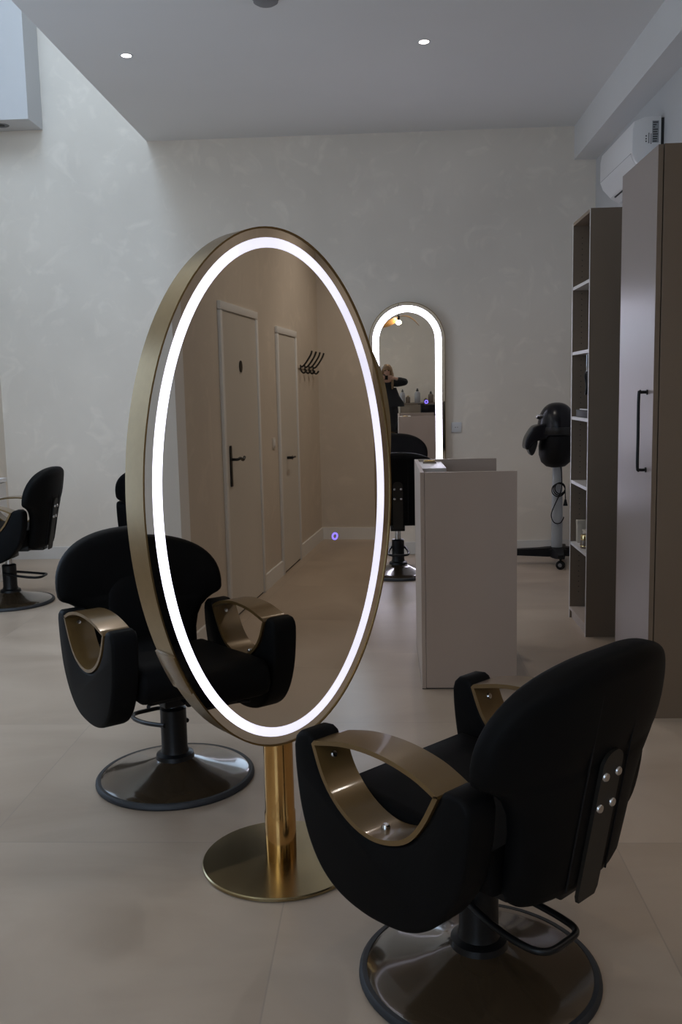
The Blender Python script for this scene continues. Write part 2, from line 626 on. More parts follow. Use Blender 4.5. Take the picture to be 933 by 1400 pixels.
# coat rack: four hooks on one plate, on the passage wall
rack = thing('coat_rack', 'row of four dark coat hooks beside the second door, reflected in the oval mirror', 'coat rack', (5.25, YD, 1.63))
bm = new()
box(bm, -0.34, 0.34, 0.0, 0.008, -0.015, 0.015, bev=0.002)
obj('plate', bm, 'plaster_grey', rack)
for k in range(4):
    bm = new()
    x = -0.29 + 0.19 * k
    tube(bm, smooth_path([(x, 0.008, 0.0), (x, 0.03, 0.0), (x, 0.06, 0.03), (x, 0.10, 0.09), (x, 0.115, 0.13)], 5), 0.008)
    tube(bm, smooth_path([(x, 0.01, 0.015), (x, 0.015, -0.03), (x, 0.04, -0.055), (x, 0.065, -0.03)], 5), 0.008)
    obj('hook', bm, 'gunmetal', rack)
sw = thing('light_switch', 'small pale switch plate between the two passage doors, seen in the oval mirror', 'light switch', (3.92, YD, 1.04))
bm = new()
box(bm, -0.04, 0.04, 0, 0.008, -0.04, 0.04, bev=0.003)
obj('switch_plate', bm, 'door', sw)
bm = new()
box(bm, -0.025, 0.025, 0.008, 0.012, -0.025, 0.025, bev=0.001)
obj('switch_rocker', bm, 'trim', sw)


# ------------------------------------------------------------------ salon chair
def make_chair():
    root = thing('salon_chair', 'x', 'chair', group='black salon chairs with bronze armrests and bases')
    # fixed foot
    bm = new()
    lathe(bm, [(0, 0.012), (0.274, 0.012), (0.276, 0.018), (0.262, 0.026), (0.22, 0.036), (0.16, 0.050), (0.11, 0.064), (0.075, 0.078), (0.062, 0.088), (0, 0.090)], 72)
    obj('base_dome', bm, 'dome', root, angle=30)
    bm = new()
    lathe(bm, [(0.268, 0.0), (0.288, 0.0), (0.293, 0.006), (0.292, 0.014), (0.285, 0.021), (0.274, 0.021), (0.268, 0.012)], 72, closed=True)
    obj('base_rim', bm, 'rubber', root)
    bm = new()
    lathe(bm, [(0, 0.07), (0.072, 0.078), (0.068, 0.096), (0.052, 0.104), (0.048, 0.12), (0.048, 0.268), (0.040, 0.274), (0, 0.274)], 40)
    obj('column', bm, 'blackmetal', root)
    bm = new()
    pts = smooth_path([(-0.045, 0.02, 0.215), (-0.07, -0.09, 0.20), (-0.074, -0.19, 0.19), (-0.055, -0.238, 0.19), (0.0, -0.245, 0.19), (0.055, -0.238, 0.19), (0.076, -0.19, 0.19), (0.072, -0.09, 0.20), (0.045, 0.02, 0.215)], 6)
    tube(bm, pts, 0.0085, 10)
    obj('pump_pedal', bm, 'blackmetal', root)
    # rising parts
    bm = new()
    lathe(bm, [(0, 0.09), (0.024, 0.09), (0.024, 0.33), (0, 0.33)], 24)
    obj('piston', bm, 'chrome', root)
    bm = new()
    box(bm, -0.055, 0.055, -0.055, 0.055, 0.262, 0.325, bev=0.006)
    box(bm, -0.15, 0.15, -0.20, 0.16, 0.325, 0.362, bev=0.004)
    box(bm, -0.045, 0.045, -0.265, -0.15, 0.315, 0.345, bev=0.004)
    obj('seat_mount', bm, 'blackmetal', root)
    bm = new()
    tube(bm, smooth_path([(0.03, 0.05, 0.295), (0.09, 0.07, 0.30), (0.15, 0.14, 0.325), (0.18, 0.20, 0.34)], 5), 0.0065)
    tube(bm, [(-0.02, 0.05, 0.285), (-0.02, 0.09, 0.285), (-0.02, 0.10, 0.285)], [0.011, 0.011, 0.017])
    obj('release_lever', bm, 'blackmetal', root)
    # seat cushion
    bm = new()
    prof = [(-0.215, 0.37), (0.235, 0.362), (0.262, 0.375), (0.275, 0.405), (0.275, 0.44), (0.262, 0.475), (0.23, 0.494), (0.15, 0.492), (-0.05, 0.480), (-0.215, 0.474)]
    prism(bm, prof, 'x', -0.232, 0.232, bev=0.028, seg=4)
    obj('seat', bm, 'black2', root, angle=50)
    # backrest: shoulders wide at the top, notched in to a narrow lower part
    def ycen(z):
        return -0.242 - (z - 0.30) * 0.185

    def section(z, w, t, n=3.2, cnt=44):
        r = []
        for k in range(cnt):
            a = 2 * PI * k / cnt
            c, s = math.cos(a), math.sin(a)
            x = w * math.copysign(abs(c) ** (2 / n), c)
            y = t * math.copysign(abs(s) ** (2 / n), s)
            r.append((x, ycen(z) + y + 0.55 * x * x, z))
        return r
    rows = [(0.338, 0.105, 0.006), (0.340, 0.155, 0.025), (0.350, 0.180, 0.040), (0.372, 0.192, 0.046), (0.45, 0.200, 0.047), (0.52, 0.206, 0.047),
            (0.565, 0.218, 0.047), (0.60, 0.238, 0.047), (0.622, 0.262, 0.047), (0.636, 0.285, 0.046), (0.644, 0.304, 0.044), (0.652, 0.315, 0.044), (0.664, 0.321, 0.046), (0.69, 0.323, 0.049)]
    for k in range(1, 17):
        a = PI / 2 * k / 17
        rows.append((0.69 + 0.196 * math.sin(a) ** (2 / 2.35), 0.323 * math.cos(a) ** (2 / 2.35), 0.050 * min(1, 1.25 * math.cos(a) ** 0.55)))
    rows.append((0.8865, 0.02, 0.006))
    bm = new()
    loft(bm, [section(*r) for r in rows])
    back = obj('backrest', bm, 'black', root, angle=60)
    # seam piping near the rear edge
    bm = new()
    for sx in (-1, 1):
        tube(bm, [(sx * 0.075, ycen(z) - 0.0470 - 0.0005 + 0.55 * 0.075 ** 2, z) for z in [0.36 + 0.045 * k for k in range(11)]], 0.0022, 6)
    obj('piping', bm, 'mattblack', back)
    bm = new()
    pad = []
    for z, w, t in ((0.43, 0.10, 0.01), (0.435, 0.125, 0.02), (0.46, 0.138, 0.026), (0.55, 0.142, 0.028), (0.62, 0.14, 0.028), (0.67, 0.125, 0.026), (0.70, 0.10, 0.022), (0.715, 0.06, 0.014), (0.72, 0.03, 0.006)):
        r = []
        for k in range(32):
            a = 2 * PI * k / 32
            c, s = math.cos(a), math.sin(a)
            x = w * math.copysign(abs(c) ** 0.7, c)
            r.append((x, ycen(z) + 0.032 + t * math.copysign(abs(s) ** 0.8, s) + 0.55 * x * x, z))
        pad.append(r)
    loft(bm, pad)
    obj('lumbar_pad', bm, 'black', root, angle=60)
    # rear bracket with four bolts
    bm = new()
    br = [(0.0375 * math.cos(a), 0.64 + 0.032 * math.sin(a)) for a in [PI * k / 12 for k in range(13)]] + [(-0.0375, 0.335), (-0.03, 0.318), (0.03, 0.318), (0.0375, 0.335)]
    t = bmesh.new()
    va = [t.verts.new((x, ycen(z) - 0.0455, z)) for x, z in br]
    vb = [t.verts.new((x, ycen(z) - 0.0545, z)) for x, z in br]
    t.faces.new(va)
    t.faces.new(vb[::-1])
    for i in range(len(br)):
        j = (i + 1) % len(br)
        t.faces.new((va[i], va[j], vb[j], vb[i]))
    bmesh.ops.recalc_face_normals(t, faces=t.faces)
    merge(bm, t)
    brk = obj('back_bracket', bm, 'gunmetal', root)
    for z in (0.545, 0.618):
        for x in (-0.0235, 0.0235):
            bm = new()
            lathe(bm, [(0, -0.002), (0.0105, -0.002), (0.0105, 0.003), (0.008, 0.006), (0, 0.0065)], 14, mtx=Matrix.Translation((x, ycen(z) - 0.0545, z)) @ Matrix.Rotation(PI / 2, 4, 'X'))
            obj('bolt', bm, 'chrome', brk)
    # arms
    outer = [(0.288, 0.600), (0.285, 0.54), (0.270, 0.45), (0.238, 0.368), (0.193, 0.312), (0.135, 0.279), (0.065, 0.264), (0.0, 0.264), (-0.07, 0.275), (-0.13, 0.305), (-0.182, 0.358), (-0.220, 0.428), (-0.241, 0.52), (-0.246, 0.590)]
    cut = [(0.218, 0.618), (0.188, 0.550), (0.145, 0.500), (0.09, 0.466), (0.03, 0.452), (-0.03, 0.460), (-0.085, 0.486), (-0.128, 0.535), (-0.168, 0.608)]
    osm = [(p.x, p.y) for p in smooth_path([(a, b, 0) for a, b in outer], 4)]
    csm = [(p.x, p.y) for p in smooth_path([(a, b, 0) for a, b in cut], 4)]
    body = osm + [(-0.240, 0.612), (-0.222, 0.626), (-0.19, 0.626), (-0.175, 0.620)] + csm[::-1] + [(0.225, 0.630), (0.24, 0.637), (0.268, 0.634), (0.282, 0.620)]
    top = [(p.x, p.y) for p in smooth_path([(-0.175, 0.610, 0), (-0.10, 0.640, 0), (0.0, 0.655, 0), (0.11, 0.650, 0), (0.222, 0.624, 0)], 6)]
    loop = csm + top[1:-1]
    cx, cz = 0.025, 0.56
    n = len(loop)
    inner = []
    for i, (a, b) in enumerate(loop):
        p0, p1 = Vector(loop[i - 1]), Vector(loop[(i + 1) % n])
        d = (p1 - p0).normalized()
        nv = Vector((-d.y, d.x))
        if nv.dot(Vector((cx - a, cz - b))) < 0:
            nv = -nv
        inner.append((a + nv.x * 0.011, b + nv.y * 0.011))
    for s in (-1, 1):
        bm = new()
        prism(bm, body, 'x', s * 0.237, s * 0.330, bev=0.013, seg=3)
        arm = obj('armrest', bm, 'black', root, angle=50)
        bm = new()
        band(bm, loop, inner, 'x', s * 0.235, s * 0.332)
        hd = obj('armrest_strap', bm, 'bronze', arm, angle=35)
        hd['label'] = 'bronze coloured strap'
        for (by, bz), (ny, nz) in (((0.198, 0.585), (-0.92, 0.38)), ((0.028, 0.464), (0, 1)), ((-0.152, 0.585), (0.92, 0.38))):
            bm = new()
            d = Vector((0, ny, nz)).normalized()
            q = Vector((0, 0, 1)).rotation_difference(d).to_matrix().to_4x4()
            lathe(bm, [(0, -0.004), (0.010, -0.004), (0.010, 0.004), (0.007, 0.008), (0, 0.009)], 14, mtx=Matrix.Translation((s * 0.284, by, bz)) @ q)
            obj('bolt', bm, 'chrome', hd)
    return root


RISING = ('piston', 'seat_mount', 'release_lever', 'seat', 'backrest', 'lumbar_pad', 'back_bracket', 'armrest')


def place_chair(o, x, y, deg, rise, label):
    o.location = (x, y, 0)
    o.rotation_euler = (0, 0, math.radians(deg))
    o['label'] = label
    for ch in [c for c in bpy.data.objects if c.parent == o]:
        if ch.name.split('.')[0] in RISING:
            ch.location.z = rise
    return o


proto = make_chair()
copies = [copy_tree(proto) for _ in range(4)]
place_chair(proto, 0.208, 2.121, 45, 0.0, 'black salon chair in the right foreground, back turned, in front of the oval mirror')
place_chair(copies[0], -0.802, 3.288, 218, 0.025, 'black salon chair facing us, half hidden behind the left edge of the oval mirror')
place_chair(copies[1], -2.63, 6.25, 91, 0.06, 'black salon chair at the far left facing the white wall unit')
place_chair(copies[2], 0.085, 7.10, 0, 0.08, 'black salon chair raised on its chrome piston in front of the glowing arched wall mirror')
place_chair(copies[3], -1.63, 6.85, 0, 0.03, 'black salon chair by the back wall, only a sliver showing left of the oval mirror')


# ------------------------------------------------------------------ oval floor mirrors
def ellipse(a, b, zc=0.0, n=128):
    return [(a * math.cos(2 * PI * k / n), zc + b * math.sin(2 * PI * k / n)) for k in range(n)]


def oval_mirror(x, y, deg, label):
    A, B, ZM, TH = 0.4298, 0.7433, 1.1288, 0.1002
    root = thing('oval_floor_mirror', label, 'mirror', (x, y, 0), math.radians(deg), 'oval floor mirrors with lit rings')
    bm = new()
    lathe(bm, [(0, 0), (0.236, 0), (0.240, 0.003), (0.240, 0.010), (0.237, 0.013), (0, 0.013)], 96)
    obj('base_plate', bm, 'brassplate', root)
    bm = new()
    lathe(bm, [(0, 0.013), (0.047, 0.013), (0.047, 0.16), (0.0445, 0.165), (0.0445, ZM - B + 0.02), (0, ZM - B + 0.02)], 48)
    obj('pole', bm, 'brass', root)
    bm = new()
    band(bm, ellipse(A, B, ZM), ellipse(A - 0.005, B - 0.005, ZM), 'y', -TH / 2, TH / 2)
    rim = obj('rim', bm, 'gold', root, angle=35)
    # cover plate over the joint of the rim, low on one side
    for c0, c1 in ((213, 224),):
        bm = new()
        o_, i_ = [], []
        for k in range(9):
            a = math.radians(c0 + (c1 - c0) * k / 8)
            o_.append(((A + 0.006) * math.cos(a), ZM + (B + 0.006) * math.sin(a)))
            i_.append(((A - 0.001) * math.cos(a), ZM + (B - 0.001) * math.sin(a)))
        prism(bm, o_ + i_[::-1], 'y', -TH / 2 - 0.002, TH / 2 + 0.002, bev=0.0015, seg=2)
        obj('rim_clamp', bm, 'bronze', rim)
    for s in (-1, 1):
        f = s * (TH / 2 - 0.003)
        bm = new()
        prism(bm, ellipse(A - 0.005, B - 0.005, ZM), 'y', f - s * 0.02, f)
        g = obj('mirror_glass', bm, 'mirror', root, smooth=False)
        bm = new()
        band(bm, ellipse(A - 0.029, B - 0.029, ZM), ellipse(A - 0.0563, B - 0.0563, ZM), 'y', f - s * 0.001, f + s * 0.0012)
        obj('light_ring', bm, 'led', g, smooth=False)
        bm = new()
        q = -s * 0.20
        band(bm, [(q + p, w) for p, w in ellipse(0.0115, 0.0115, 0.985, 32)], [(q + p, w) for p, w in ellipse(0.0065, 0.0065, 0.985, 32)], 'y', f - s * 0.001, f + s * 0.001)
        obj('touch_button', bm, 'blue', g, smooth=False)
    return root


oval_mirror(-0.337, 2.668, 41.8, 'large oval standing mirror with glowing ring and gold rim in the foreground')
oval_mirror(-0.346, 6.3, -34, 'second oval standing mirror, only its gold right edge showing behind the large one')

# ------------------------------------------------------------------ arched wall mirror
HW, ZB_, ZA = 0.318, 0.42, 1.822


def arch(d, n=40):
    r = HW - d
    return [(-r, ZB_ + d), (r, ZB_ + d)] + [(r * math.cos(PI * k / n), ZA + r * math.sin(PI * k / n)) for k in range(n + 1)]


am = thing('arched_wall_mirror', 'tall arched mirror with glowing border hanging on the back wall', 'mirror', (0.194, YB - 0.006, 0))
am.rotation_euler = (math.radians(0.72), 0, 0)
bm = new()
band(bm, arch(0), arch(0.005), 'y', -0.045, 0.0)
obj('frame', bm, 'gold', am)
bm = new()
prism(bm, arch(0.005), 'y', -0.042, -0.02)
ag = obj('mirror_glass', bm, 'mirror', am, smooth=False)
bm = new()
band(bm, arch(0.030), arch(0.083), 'y', -0.0435, -0.041)
obj('light_strip', bm, 'led_arch', ag, smooth=False)
bm = new()
band(bm, [(0.157 + p, w) for p, w in ellipse(0.016, 0.016, 1.31, 32)], [(0.157 + p, w) for p, w in ellipse(0.008, 0.008, 1.31, 32)], 'y', -0.0435, -0.041)
obj('touch_button', bm, 'blue', ag, smooth=False)

# ------------------------------------------------------------------ bookcase and wardrobe
bk = thing('open_bookcase', 'tall narrow taupe bookcase with open shelves against the right wall', 'bookcase', (1.12, 5.205, 0))
W_, D_, H_ = 0.478, 0.60, 2.36
tk = 0.018
bm = new()
box(bm, 0, D_, 0, tk, 0, H_, bev=0.001)
box(bm, -0.0012, 0.0, 0.001, tk - 0.001, 0, H_, mi=1)
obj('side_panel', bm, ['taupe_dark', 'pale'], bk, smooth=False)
bm = new()
box(bm, 0, D_, W_ - tk, W_, 0, H_, bev=0.001)
box(bm, -0.0012, 0.0, W_ - tk + 0.001, W_ - 0.001, 0, H_, mi=1)
for z in [0.16 + 0.032 * k for k in range(67)]:
    if min(abs(z - q) for q in (0.477, 0.852, 1.235, 1.615, 1.992)) > 0.03:
        box(bm, 0.05, 0.055, W_ - tk - 0.0004, W_ - tk, z, z + 0.005, mi=2)
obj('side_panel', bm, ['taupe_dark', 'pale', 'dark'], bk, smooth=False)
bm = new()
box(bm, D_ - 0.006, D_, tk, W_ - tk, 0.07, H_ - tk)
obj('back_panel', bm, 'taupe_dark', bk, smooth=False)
bm = new()
box(bm, 0, D_, tk, W_ - tk, H_ - tk, H_)
obj('top_panel', bm, 'taupe_dark', bk, smooth=False)
bm = new()
box(bm, 0.0, D_ - 0.006, tk, W_ - tk, 0.052, 0.070)
box(bm, 0.012, 0.026, tk, W_ - tk, 0, 0.052)
obj('plinth', bm, 'lect', bk, smooth=False)
for z in (0.477, 0.852, 1.235, 1.615, 1.992):
    bm = new()
    box(bm, 0.002, D_ - 0.006, tk + 0.001, W_ - tk - 0.001, z - tk, z)
    box(bm, 0.0008, 0.002, tk + 0.001, W_ - tk - 0.001, z - tk, z, mi=1)
    obj('shelf', bm, ['pale', 'pale'], bk, smooth=False)

wd = thing('wardrobe', 'tall taupe wardrobe with pale door and black bar handle at the right edge', 'wardrobe', (1.122, 3.885, 0))
WW, WDp = 0.56, 0.60
bm = new()
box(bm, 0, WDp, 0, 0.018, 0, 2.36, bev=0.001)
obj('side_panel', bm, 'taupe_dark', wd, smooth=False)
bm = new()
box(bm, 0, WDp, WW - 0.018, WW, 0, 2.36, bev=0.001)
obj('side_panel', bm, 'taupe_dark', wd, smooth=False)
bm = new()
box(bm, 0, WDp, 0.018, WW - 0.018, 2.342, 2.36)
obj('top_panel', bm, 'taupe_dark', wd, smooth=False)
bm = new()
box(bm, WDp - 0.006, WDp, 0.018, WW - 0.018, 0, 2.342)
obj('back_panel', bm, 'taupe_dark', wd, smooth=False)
bm = new()
box(bm, -0.0235, -0.0045, 0.0, WW - 0.002, 0.0, 2.357)
box(bm, -0.0245, -0.0235, 0.0006, WW - 0.0026, 0.0006, 2.3564, mi=1)
wdoor = obj('door', bm, ['taupe_dark', 'doorlam'], wd, smooth=False)
bm = new()
hy = 0.085
tube(bm, smooth_path([(-0.024, hy, 1.385), (-0.05, hy, 1.385), (-0.060, hy, 1.375), (-0.060, hy, 1.2), (-0.060, hy, 1.07), (-0.050, hy, 1.06), (-0.024, hy, 1.06)], 4), 0.0065, 12)
for z in (1.06, 1.385):
    tube(bm, [(-0.0245, hy, z), (-0.029, hy, z)], 0.011, 14)
obj('handle', bm, 'blackmetal', wdoor)

# things on the bookcase shelves
def card_box(name, label, x0, x1, y0, y1, z0, h, m, band_m=None):
    r = thing(name, label, 'box', (1.12 + (x0 + x1) / 2, 5.205 + (y0 + y1) / 2, z0), group='small items on the bookcase shelves')
    a, b = (x1 - x0) / 2, (y1 - y0) / 2
    bm = new()
    box(bm, -a, a, -b, b, 0, h * 0.9, bev=0.002)
    obj('carton', bm, m, r)
    bm = new()
    box(bm, -a - 0.0015, a + 0.0015, -b - 0.0015, b + 0.0015, h * 0.86, h, bev=0.002)
    obj('lid', bm, band_m or m, r)
    return r


z4 = 0.477
card_box('product_box', 'tall slim white box at the far end of the lower bookcase shelf', 0.03, 0.09, 0.40, 0.445, z4, 0.135, 'cream')
card_box('product_box', 'large cream box behind the small one on the lower bookcase shelf', 0.135, 0.30, 0.21, 0.40, z4, 0.13, 'cream')
card_box('product_box', 'small cream box right behind the brown jar on the lower bookcase shelf', 0.055, 0.115, 0.275, 0.38, z4, 0.085, 'cream')
card_box('storage_box', 'flat black box on the third bookcase shelf from the top', 0.015, 0.30, 0.10, 0.40, 1.235, 0.042, 'mattblack')
jar = thing('cosmetic_jar', 'small brown jar with gold cap and rings on the lower bookcase shelf', 'jar', (1.12 + 0.044, 5.205 + 0.205, z4), group='small items on the bookcase shelves')
bm = new()
lathe(bm, [(0, 0), (0.036, 0), (0.038, 0.004), (0.038, 0.045), (0.034, 0.05), (0, 0.05)], 28)
obj('jar_body', bm, 'bottle2', jar)
bm = new()
lathe(bm, [(0, 0.05), (0.036, 0.05), (0.036, 0.075), (0.033, 0.08), (0, 0.08)], 28)
lathe(bm, [(0.0385, 0.012), (0.0395, 0.014), (0.0385, 0.018)], 28)
obj('jar_cap', bm, 'goldcap', jar)
tb = thing('cosmetic_tube', 'white tube lying on top of the cream box on the lower bookcase shelf', 'tube', (1.12 + 0.17, 5.205 + 0.24, z4 + 0.13), group='small items on the bookcase shelves')
bm = new()
tube(bm, [(-0.07, -0.0, 0.018), (0.0, 0.0, 0.018), (0.05, 0.0, 0.018)], [0.017, 0.017, 0.015], 18)
obj('tube_body', bm, 'plastic', tb)
bm = new()
tube(bm, [(-0.095, 0, 0.018), (-0.07, 0, 0.018)], 0.013, 18)
obj('tube_cap', bm, 'paper', tb)
tng = thing('hanging_cable', 'loop of black cable hanging from a small hook in the third bookcase compartment', 'cable', (1.12 + 0.04, 5.205 + 0.22, 1.50), group='small items on the bookcase shelves')
bm = new()
tube(bm, smooth_path([(0, 0.02, -0.005), (0.0, 0.05, -0.03), (0.01, 0.06, -0.08), (0.0, 0.03, -0.13), (0.0, 0.0, -0.09), (0.0, -0.005, -0.04)], 5, True), 0.008, closed=True)
obj('cord_loop', bm, 'mattblack', tng)
bm = new()
tube(bm, smooth_path([(0, 0.02, 0.0965), (0, 0.02, 0.03), (0, 0.012, 0.0), (0, 0.02, -0.012), (0, 0.032, 0.0)], 4), 0.0035)
obj('hook', bm, 'chrome', tng)
brs = thing('comb', 'pale comb lying on the flat black box in the bookcase', 'comb', (1.12 + 0.04, 5.205 + 0.27, 1.277), group='small items on the bookcase shelves')
bm = new()
box(bm, -0.012, 0.0, -0.09, 0.10, 0.0, 0.006, bev=0.001)
for k in range(22):
    box(bm, 0.0, 0.022, -0.085 + 0.008 * k, -0.0815 + 0.008 * k, 0.001, 0.005)
obj('comb_body', bm, 'paper', brs, smooth=False)

# ------------------------------------------------------------------ reception desk unit in the middle
lc = thing('reception_desk', 'chest-high greige box-shaped reception desk in the middle of the floor', 'desk', (0.158, 4.295, 0))
LW, LD, LH = 0.446, 0.82, 1.036
bm = new()
box(bm, 0.0205, LW, 0.0, 0.019, 0.006, LH, bev=0.0008)
obj('front_panel', bm, 'lect', lc, smooth=False)
bm = new()
box(bm, 0, 0.019, 0, LD, 0.004, LH, bev=0.0008)
obj('side_panel', bm, 'lect', lc, smooth=False)
bm = new()
box(bm, 0.019, LW, LD - 0.019, LD, 0.006, LH, bev=0.0008)
obj('back_panel', bm, 'lect', lc, smooth=False)
bm = new()
box(bm, 0.019, 0.145, 0.36, LD - 0.019, LH - 0.03, LH - 0.012, bev=0.0008)
obj('top_ledge', bm, 'pale', lc, smooth=False)
bm = new()
box(bm, 0.019, LW - 0.002, 0.019, LD - 0.019, 0.72, 0.745)
obj('work_surface', bm, 'lect', lc, smooth=False)
bm = new()
box(bm, 0.0, LW, 0.002, LD - 0.002, 0.0, 0.004)
obj('plinth', bm, 'dark', lc, smooth=False)
nt_ = thing('card_holder', 'small brown card holder on the pale ledge of the reception desk', 'card holder', (0.235, 5.0, LH - 0.012))
bm = new()
box(bm, -0.035, 0.035, -0.03, 0.03, 0, 0.006, bev=0.001)
obj('holder_base', bm, 'taupe_dark', nt_)
bm = new()
box(bm, -0.03, 0.03, -0.004, 0.004, 0.006, 0.016, bev=0.001)
obj('card_slot', bm, 'goldcap', nt_)

# ------------------------------------------------------------------ wall outlet
wo = thing('wall_outlet', 'white double wall outlet on the back wall right of the arched mirror', 'outlet', (0.607, YB, 1.088))
bm = new()
box(bm, -0.043, 0.043, -0.010, 0, -0.043, 0.043, bev=0.003)
obj('cover_plate', bm, 'plastic', wo)
bm = new()
lathe(bm, [(0.021, -0.0005), (0.021, 0.0012), (0.0, 0.0012)], 24, mtx=Matrix.Translation((0, -0.010, 0)) @ Matrix.Rotation(PI / 2, 4, 'X'))
for dx in (-0.009, 0.009):
    lathe(bm, [(0.0035, 0.001), (0.0035, 0.002), (0, 0.002)], 12, mi=1, mtx=Matrix.Translation((dx, -0.010, 0)) @ Matrix.Rotation(PI / 2, 4, 'X'))
obj('socket', bm, ['plastic', 'dark'], wo)

# ------------------------------------------------------------------ hood dryer on a rolling stand
hd = thing('hood_dryer', 'black salon hood dryer on a pale column and rolling black foot by the back wall', 'hair dryer', (1.365, 7.45, 0))
bm = new()
prof = [(0, 0.11), (0.044, 0.11), (0.044, 0.40), (0.041, 0.60), (0.036, 0.86), (0, 0.86)]
lathe(bm, prof, 32)
obj('column', bm, 'frost', hd)
# foot: hub and five drooping legs with casters
bm = new()
lathe(bm, [(0, 0.070), (0.08, 0.070), (0.092, 0.085), (0.088, 0.120), (0.060, 0.136), (0, 0.138)], 32)
obj('foot_hub', bm, 'mattblack', hd)
for deg_, L_ in ((183, 0.46), (266, 0.30), (2, 0.27), (68, 0.26)):
    a = math.radians(deg_)
    sw_ = 1.15 if deg_ == 266 else 0.0
    bm = new()
    d = Vector((math.cos(a), math.sin(a), 0))
    s = Vector((-d.y, d.x, 0))
    rings = []
    for q, w, z0, z1 in ((0.02, 0.065, 0.070, 0.135), (0.08, 0.058, 0.066, 0.134), (0.13, 0.050, 0.068, 0.130), (L_ - 0.03, 0.034, 0.084, 0.124), (L_, 0.026, 0.090, 0.118)):
        q = min(q, L_ - 0.004 * (5 - len(rings)))
        c = d * q
        rings.append([c - s * w + Vector((0, 0, z0)), c + s * w + Vector((0, 0, z0)), c + s * w * 0.7 + Vector((0, 0, z1)), c - s * w * 0.7 + Vector((0, 0, z1))])
    loft(bm, rings)
    leg = obj('foot_leg', bm, 'mattblack', hd, angle=30)
    bm = new()
    c = d * (L_ - 0.035)
    lathe(bm, [(0, -0.013), (0.030, -0.013), (0.036, -0.008), (0.036, 0.008), (0.030, 0.013), (0, 0.013)], 24, mtx=Matrix.Translation(c + Vector((0, 0, 0.036))) @ Matrix.Rotation(a + sw_, 4, 'Z') @ Matrix.Rotation(PI / 2, 4, 'X'))
    lathe(bm, [(0, 0.013), (0.016, 0.013), (0.014, 0.017), (0, 0.017)], 16, mi=1, mtx=Matrix.Translation(c + Vector((0, 0, 0.036))) @ Matrix.Rotation(a + sw_, 4, 'Z') @ Matrix.Rotation(PI / 2, 4, 'X'))
    lathe(bm, [(0, -0.017), (0.014, -0.017), (0.016, -0.013), (0, -0.013)], 16, mi=1, mtx=Matrix.Translation(c + Vector((0, 0, 0.036))) @ Matrix.Rotation(a + sw_, 4, 'Z') @ Matrix.Rotation(PI / 2, 4, 'X'))
    tube(bm, [c + Vector((0, 0, 0.074)), c + Vector((0, 0, 0.09))], 0.01)
    obj('caster', bm, ['mattblack', 'greyplastic'], leg)
# hood: helmet dome with a tapering rear shell, visor band and a tilted face shield
bm = new()
rings = []
for z, rx, ry, oy in ((0.775, 0.035, 0.04, 0.02), (0.785, 0.075, 0.075, 0.015), (0.82, 0.115, 0.11, 0.01), (0.88, 0.135, 0.14, 0.0), (0.95, 0.138, 0.15, -0.01), (1.00, 0.130, 0.15, -0.02), (1.035, 0.128, 0.15, -0.02)):
    rings.append([(rx * math.cos(2 * PI * k / 40), oy + ry * math.sin(2 * PI * k / 40), z) for k in range(40)])
loft(bm, rings)
shell = obj('rear_shell', bm, 'mattblack', hd, angle=50, loc=(-0.012, 0, 0))
bm = new()
rings = []
for k in range(12):
    a = PI / 2 * k / 11.5
    z = 1.085 + 0.205 * math.sin(a)
    rx, ry = 0.150 * math.cos(a) ** 0.8, 0.165 * math.cos(a) ** 0.8
    rings.append([(rx * math.cos(2 * PI * q / 40), -0.02 + ry * math.sin(2 * PI * q / 40), z) for q in range(40)])
rings = [[(x * 0.92, (y + 0.02) * 0.92 - 0.02, 1.03) for x, y, z in rings[0]], [(x * 1.0, y, 1.04) for x, y, z in rings[0]]] + rings
loft(bm, rings)
obj('hood_dome', bm, 'gloss', hd, angle=50, loc=(-0.012, 0, 0))
bm = new()
rings = []
for z, f in ((1.035, 0.95), (1.05, 1.03), (1.085, 1.035), (1.10, 1.02)):
    rings.append([(0.150 * f * math.cos(2 * PI * q / 40), -0.02 + 0.165 * f * math.sin(2 * PI * q / 40), z) for q in range(40)])
loft(bm, rings)
obj('visor_band', bm, 'tint', hd, angle=50, loc=(-0.012, 0, 0))
bm = new()
# swung-out side flap on the left
prism(bm, [(p.x, p.y) for p in smooth_path([(-0.10, 1.125, 0), (-0.155, 1.122, 0), (-0.205, 1.108, 0), (-0.24, 1.065, 0), (-0.268, 1.01, 0), (-0.276, 0.95, 0), (-0.262, 0.93, 0), (-0.24, 0.938, 0), (-0.20, 0.985, 0), (-0.14, 1.005, 0), (-0.10, 1.02, 0)], 4, True)], 'y', -0.14, 0.03, bev=0.025, seg=4)
obj('side_flap', bm, 'gloss', hd, angle=60)
bm = new()
prism(bm, [(p.x, p.y) for p in smooth_path([(-0.245, 0.965, 0), (-0.246, 0.92, 0), (-0.225, 0.883, 0), (-0.203, 0.890, 0), (-0.185, 0.93, 0), (-0.172, 0.99, 0), (-0.20, 1.0, 0)], 4, True)], 'y', -0.11, 0.0, bev=0.018, seg=4)
obj('side_vent', bm, 'tint', hd, angle=60)
bm = new()
tube(bm, smooth_path([(-0.12, -0.07, 1.185), (-0.16, -0.07, 1.19), (-0.168, -0.03, 1.175), (-0.12, 0.0, 1.165)], 5), 0.011)
obj('handle', bm, 'chrome', hd)
bm = new()
for k in range(3):
    c0 = (0.005 * k, -0.052 - 0.006 * k, 0.60 + 0.008 * k)
    tube(bm, [(c0[0] + (0.052 - 0.006 * k) * math.cos(2 * PI * q / 28), c0[1], c0[2] + (0.052 - 0.004 * k) * math.sin(2 * PI * q / 28)) for q in range(28)], 0.0042, 7, closed=True)
